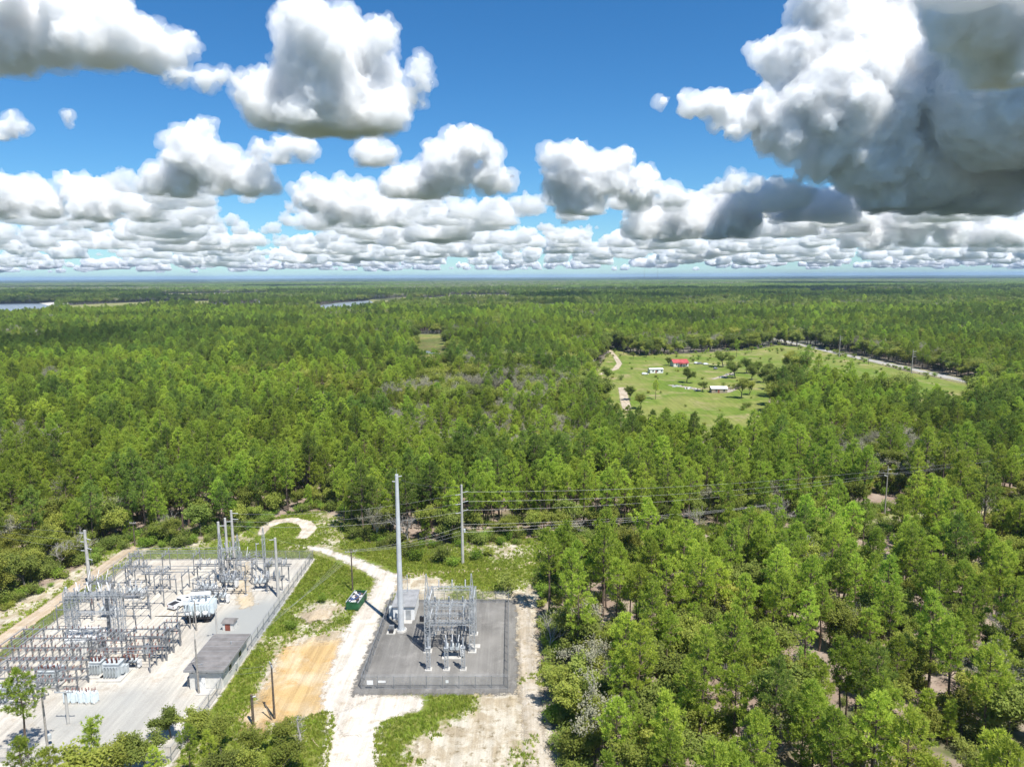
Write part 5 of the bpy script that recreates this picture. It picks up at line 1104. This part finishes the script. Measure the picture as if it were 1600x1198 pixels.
def little_shed():
    t = thing('pump_shed', 'tiny white shed with dark roof and red door on grey gravel', 'shed', (-53.2, 124.2, 0), -.05); wall_box(t, -1.0, 1.0, 0, 1.8, 1.5, 'offwhite', .1)
    r = MB().hexa([(-1.25, -.25, 1.5), (1.25, -.25, 1.5), (1.25, 2.05, 1.5), (-1.25, 2.05, 1.5), (-1.05, .5, 1.95), (1.05, .5, 1.95), (1.05, 1.3, 1.95), (-1.05, 1.3, 1.95)]).build('roof', 'roof_brown', t)
    d = MB().box((0, -.08, .7), (.95, .05, 1.3)).build('door', 'door_red', t); MB().box((.35, -.12, .7), (.05, .05, .1)).build('handle', 'dark', d)
little_shed()
def dumpster():
    q = G(555, 951); t = thing('dumpster', 'green dumpster heaped with rubbish on the grass by the white road', 'dumpster', (q.x - .1, q.y + 1.9, 0), -.12); W, L, h = 2.4, 5.4, 1.5
    MB().box((0, 0, .22), (W, L, .12)).build('floor', 'green_paint', t)
    for s in (-1, 1):
        sd_ = MB().box((s * W / 2, 0, .2 + h / 2), (.07, L, h)).build('side_wall', 'green_paint', t)
        for k in range(7): MB().box((s * (W / 2 + .07), -L / 2 + .4 + k * (L - .8) / 6, .2 + h / 2), (.08, .10, h)).build('rib', 'green_paint', sd_)
        MB().box((s * W / 2, 0, .2 + h + .05), (.16, L + .1, .1)).build('top_rail', 'galv', t); MB().box((0, s * L / 2, .2 + h / 2), (W - .08, .07, h)).build('end_wall', 'green_paint', t)
        MB().box((0, s * L / 2, .2 + h + .05), (W - .17, .14, .1)).build('top_rail', 'green_paint', t)
    for sx in (-1, 1):
        for sy in (-1, 1): MB().tube((sx * .9 - .08, sy * 2.1, .12), (sx * .9 + .08, sy * 2.1, .12), .12, None, 10).build('wheel', 'tyre', t)
    rng = random.Random(8)
    for i in range(38):
        m = rng.choice(['dark', 'white', 'cardboard', 'blue_tarp', 'dark', 'offwhite', 'rust', 'blue_tarp']); s = (rng.uniform(.25, .9), rng.uniform(.25, .9), rng.uniform(.1, .4))
        o = tag(MB().box((0, 0, 0), s).build('rubbish', m, None, (0, 0, 0)), None); o.parent = t; o.location = (rng.uniform(-.8, .8), rng.uniform(-2.3, 2.3), 1.3 + rng.uniform(-.2, .35)); o.rotation_euler = (rng.uniform(-.5, .5), rng.uniform(-.5, .5), rng.uniform(0, 3))
dumpster()
def car(label, x, y, rz, paint, pickup=True, group=None, cat='pickup truck'):
    t = thing('pickup_truck' if pickup else 'parked_car', label, cat, (x, y, 0), rz, group); W = .95
    def ext(prof, w_, name, mat, wtop=None):
        n = len(prof); V = [(px, -w_ * (1 if z < 1.05 else (wtop or 1)), z) for px, z in prof] + [(px, w_ * (1 if z < 1.05 else (wtop or 1)), z) for px, z in prof]
        return MB().add(V, [tuple(range(n)), tuple(range(2 * n - 1, n - 1, -1))] + [(i, i + n, (i + 1) % n + n, (i + 1) % n) for i in range(n)]).build(name, mat, t)
    if pickup:
        ext([(-2.8, .45), (2.7, .45), (2.75, .95), (2.5, 1.08), (1.25, 1.14), (-2.8, 1.14)], W, 'body', paint)
        cb = ext([(1.3, 1.10), (.75, 1.72), (-.55, 1.76), (-.8, 1.10)], W - .04, 'cab', paint, .82)
        MB().hexa([(1.24, -.70, 1.16), (1.24, .70, 1.16), (.80, .66, 1.66), (.80, -.66, 1.66), (1.29, -.70, 1.16), (1.29, .70, 1.16), (.84, .66, 1.67), (.84, -.66, 1.67)]).build('windscreen', 'glass', t)
        MB().box((-.72, 0, 1.42), (.06, 1.2, .4)).build('rear_window', 'glass', t)
        for s in (-1, 1): MB().hexa([(1.05, s * .80, 1.2), (-.5, s * .80, 1.2), (-.42, s * .755, 1.66), (.72, s * .755, 1.66), (1.05, s * .86, 1.2), (-.5, s * .86, 1.2), (-.42, s * .79, 1.66), (.72, s * .79, 1.66)]).build('side_window', 'glass', t)
        MB().box((-1.85, 0, 1.15), (1.75, 1.6, .06)).build('truck_bed', 'dark', t)
        for s in (-1, 1): MB().box((-1.85, s * .88, 1.22), (1.85, .1, .16)).build('bed_rail', paint, t)
    else:
        ext([(-2.2, .4), (2.2, .4), (2.25, .8), (1.1, 1.0), (-2.2, 1.0)], .9, 'body', paint); ext([(1.2, .98), (.5, 1.45), (-1.2, 1.45), (-1.9, .98)], .86, 'cab', paint, .8)
        for s in (-1, 1): MB().hexa([(.9, s * .75, 1.06), (-1.5, s * .75, 1.06), (-1.1, s * .70, 1.38), (.45, s * .70, 1.38), (.9, s * .80, 1.06), (-1.5, s * .80, 1.06), (-1.1, s * .73, 1.38), (.45, s * .73, 1.38)]).build('side_window', 'glass', t)
    for sx in (-1.75 if pickup else -1.35, 1.75 if pickup else 1.35):
        for sy in (-1, 1):
            wh = MB().tube((sx, sy * .78, .38), (sx, sy * .99, .38), .38, None, 14).build('wheel', 'tyre', t); MB().tube((sx, sy * .99, .38), (sx, sy * 1.01, .38), .2, None, 10).build('rim', 'galv', wh)
    for s in (-1, 1):
        xf = 2.74 if pickup else 2.22; MB().box((xf, s * .68, .82 if pickup else .7), (.05, .35, .16)).build('headlight', 'white', t); MB().box((-2.82 if pickup else -2.22, s * .78, .9), (.05, .18, .3)).build('tail_light', 'door_red', t)
    return t
car('white pickup truck parked in the middle of the pale yard', -66.6, 134.9, 1.15, 'car_white')
# clutter on the open ground
rng = random.Random(31)
def box_thing(name, label, cat, px, py, s, mat, rz=0.0):
    q = G(px, py); t = thing(name, label, cat, (q.x, q.y, 0), rz); MB().box((0, 0, s[2] / 2), s).build('body', mat, t); MB().box((0, 0, s[2] + .03), (s[0] * 1.06, s[1] * 1.06, .06)).build('lid', mat, t)
box_thing('equipment_cabinet', 'small grey cabinet behind the compact steel rack', 'cabinet', 262, 992, (.9, .6, 1.4), 'trafo')
for i, (px, py, m) in enumerate(((148, 1012, 'white'), (196, 1052, 'trafo'), (230, 1020, 'trafo'))): box_thing('equipment_cabinet', ('white cabinet left of the tall red rack', 'grey cabinet by the grey rack transformer', 'grey cabinet under the tall red rack')[i], 'cabinet', px, py, (1.0, .7, 1.6), m)
q = G(352, 818); t = thing('debris_heap', 'dark heap of scrap at the top of the sand ramp', 'debris', (q.x, q.y, 0))
for i in range(9): MB().box((rng.uniform(-1.4, 1.4), rng.uniform(-.8, .8), .3), (rng.uniform(.4, 1.4), rng.uniform(.3, .8), rng.uniform(.4, .9))).build('scrap', rng.choice(['dark', 'rust', 'galv_dull']), t)
q = G(492, 1160); t = thing('fallen_board', 'pale yellow board lying on the grass beside the sandy road', 'board', (q.x, q.y, .06), -.9); MB().box((0, 0, .03), (2.6, .16, .05)).build('plank', 'cardboard', t)
# ------------------------------------------------------------------ homestead and far buildings
def house(name, label, px, py, rz, L, W, h, pitch, wall, roof, porch=False, windows=3):
    q = G(px, py); t = thing(name, label, 'house' if h > 2.3 else 'shed', (q.x, q.y, 0), rz); wall_box(t, -L / 2, L / 2, 0, W, h, wall)
    rt = MB(); z = h; e = .4
    rt.hexa([(-L / 2 - e, -e, z), (L / 2 + e, -e, z), (L / 2 + e, W / 2, z + pitch), (-L / 2 - e, W / 2, z + pitch), (-L / 2 - e, -e, z + .12), (L / 2 + e, -e, z + .12), (L / 2 + e, W / 2, z + pitch + .12), (-L / 2 - e, W / 2, z + pitch + .12)]); r = rt.build('roof', roof, t)
    MB().hexa([(-L / 2 - e, W / 2 + .003, z + pitch), (L / 2 + e, W / 2 + .003, z + pitch), (L / 2 + e, W + e, z), (-L / 2 - e, W + e, z), (-L / 2 - e, W / 2 + .003, z + pitch + .12), (L / 2 + e, W / 2 + .003, z + pitch + .12), (L / 2 + e, W + e, z + .12), (-L / 2 - e, W + e, z + .12)]).build('roof', roof, t)
    for s in (-1, 1): MB().add([(s * (L / 2 - .05), 0, h - .02), (s * (L / 2 - .05), W, h - .02), (s * (L / 2 - .05), W / 2, h + pitch - .05)], [(0, 1, 2)]).build('gable', wall, t)
    d = MB().box((-L * .05, -.12, 1.0), (.95, .05, 2.0)).build('door', 'door_red', t); MB().box((L * .0, -.16, 1.0), (.05, .05, .12)).build('handle', 'dark', d)
    for i in range(windows):
        x = -L / 2 + L * (i + .5) / windows + .5; wi = MB().box((x, -.12, h * .6), (1.0, .05, .9)).build('window', 'glass', t); MB().box((x, -.16, h * .6 - .5), (1.15, .12, .08)).build('sill', 'white', wi)
    if porch:
        MB().box((L * .12, -1.4, h - .25), (L * .6, 2.4, .1)).build('porch_roof', roof, t)
        for k in range(4): MB().box((L * (-.15 + .18 * k), -2.4, (h - .3) / 2), (.12, .12, h - .3)).build('porch_post', 'white', t)
house('house', 'small house with a bright red roof in the pasture', 1064, 573, .1, 11.0, 8.5, 2.8, 2.2, 'offwhite', 'roof_red', True)
house('mobile_home', 'white mobile home left of the red-roofed house', 1026, 583, .12, 9.0, 5.5, 2.6, .5, 'white', 'white')
house('farm_shed', 'tan block shed with a white roof at the front of the pasture', 1124, 614, -.05, 8.6, 5.5, 2.4, 1.0, 'brick', 'white', windows=2)
house('house', 'grey roofed house half hidden by trees left of the driveway', 918, 571, .1, 10, 7, 2.6, 1.4, 'offwhite', 'roof_grey')
for i, (px, py, rf) in enumerate(((120, 500, 'white'), (180, 500, 'roof_grey'), (230, 502, 'white'), (82, 503, 'roof_brown'), (545, 502, 'white'))):
    house('house', ('white roofed far house left of the lake woods', 'grey roofed far house among the left woods', 'pale far house right of the grey roofed one', 'brown roofed far house nearest the left lake', 'tiny far house in the woods below the long lake')[i], px, py, .3 * i, 18, 11, 3.4, 2.2, 'offwhite', rf)
car('white trailer car beside the mobile home', 88.5, 468, .2, 'car_white', False, None, 'car')
for i, (px, py, m) in enumerate(((1094, 569, 'car_grey'), (1103, 570, 'car_white'), (1088, 568.5, 'car_white'), (1118, 577, 'car_grey'))): 
    q = G(px, py); car(('grey car parked right of the red-roofed house', 'white car parked second from the red-roofed house', 'white car parked nearest the red-roofed house', 'dark car near the scrap by the broad oak')[i], q.x, q.y, .1 + i * .3, m, False, 'cars at the homestead', 'car')
for i, (px, py) in enumerate(((1058, 604), (1076, 607), (1088, 610), (1140, 586), (1131, 590), (1145, 608), (1155, 603))):
    q = G(px, py); t = thing('scrap_pile', 'scrap pile %s' % ('under the dark oak by the house', 'between the two dark oaks', 'beside the small dark oak', 'furthest back behind the shed', 'just behind the white-roofed shed', 'right of the white-roofed shed', 'rightmost by the pasture trees')[i], 'scrap pile', (q.x, q.y, 0), i * .7, 'scrap piles')
    for k in range(10): MB().box((rng.uniform(-3, 3), rng.uniform(-2, 2), .35), (rng.uniform(.5, 2.2), rng.uniform(.4, 1.4), rng.uniform(.3, .9))).build('scrap', rng.choice(['galv', 'rust', 'white', 'galv_dull', 'offwhite', 'cardboard']), t)
for i, (px, tp) in enumerate(((1007, 418), (1028, 415))):
    p = at(px, tp, 5200); t = thing('radio_mast', '%s thin radio mast on the horizon right of centre' % ('left', 'right')[i], 'radio mast', (p.x, 5200, 0)); hh = p.z; mb = MB()
    for k in range(3): mb.beam((1.0 * math.cos(k * 2.094), 1.0 * math.sin(k * 2.094), 0), (1.0 * math.cos(k * 2.094), 1.0 * math.sin(k * 2.094), hh), .25)
    mb.build('leg', 'galv_dull', t); b2 = MB()
    for j in range(40):
        for k in range(3): b2.beam((math.cos(k * 2.094), math.sin(k * 2.094), hh * j / 40), (math.cos(k * 2.094 + 2.094), math.sin(k * 2.094 + 2.094), hh * (j + 1) / 40), .14)
    b2.build('bracing', 'galv_dull', t)
# ------------------------------------------------------------------ haze
def haze():
    m, n, l, p = new_mat('haze'); n.remove(p); out = [x for x in n if x.type == 'OUTPUT_MATERIAL'][0]
    v = n.new('ShaderNodeVolumePrincipled'); v.inputs['Color'].default_value = (.52, .72, 1.0, 1); v.inputs['Density'].default_value = 4.2e-5; v.inputs['Anisotropy'].default_value = 0.0
    l.new(v.outputs[0], out.inputs['Volume'])
    o = MB().box((0, 27500, 79), (130000, 70000, 160)).build('haze', m); tag(o, 'thin blue haze lying over the far woods', 'haze', None, 'stuff')
haze()
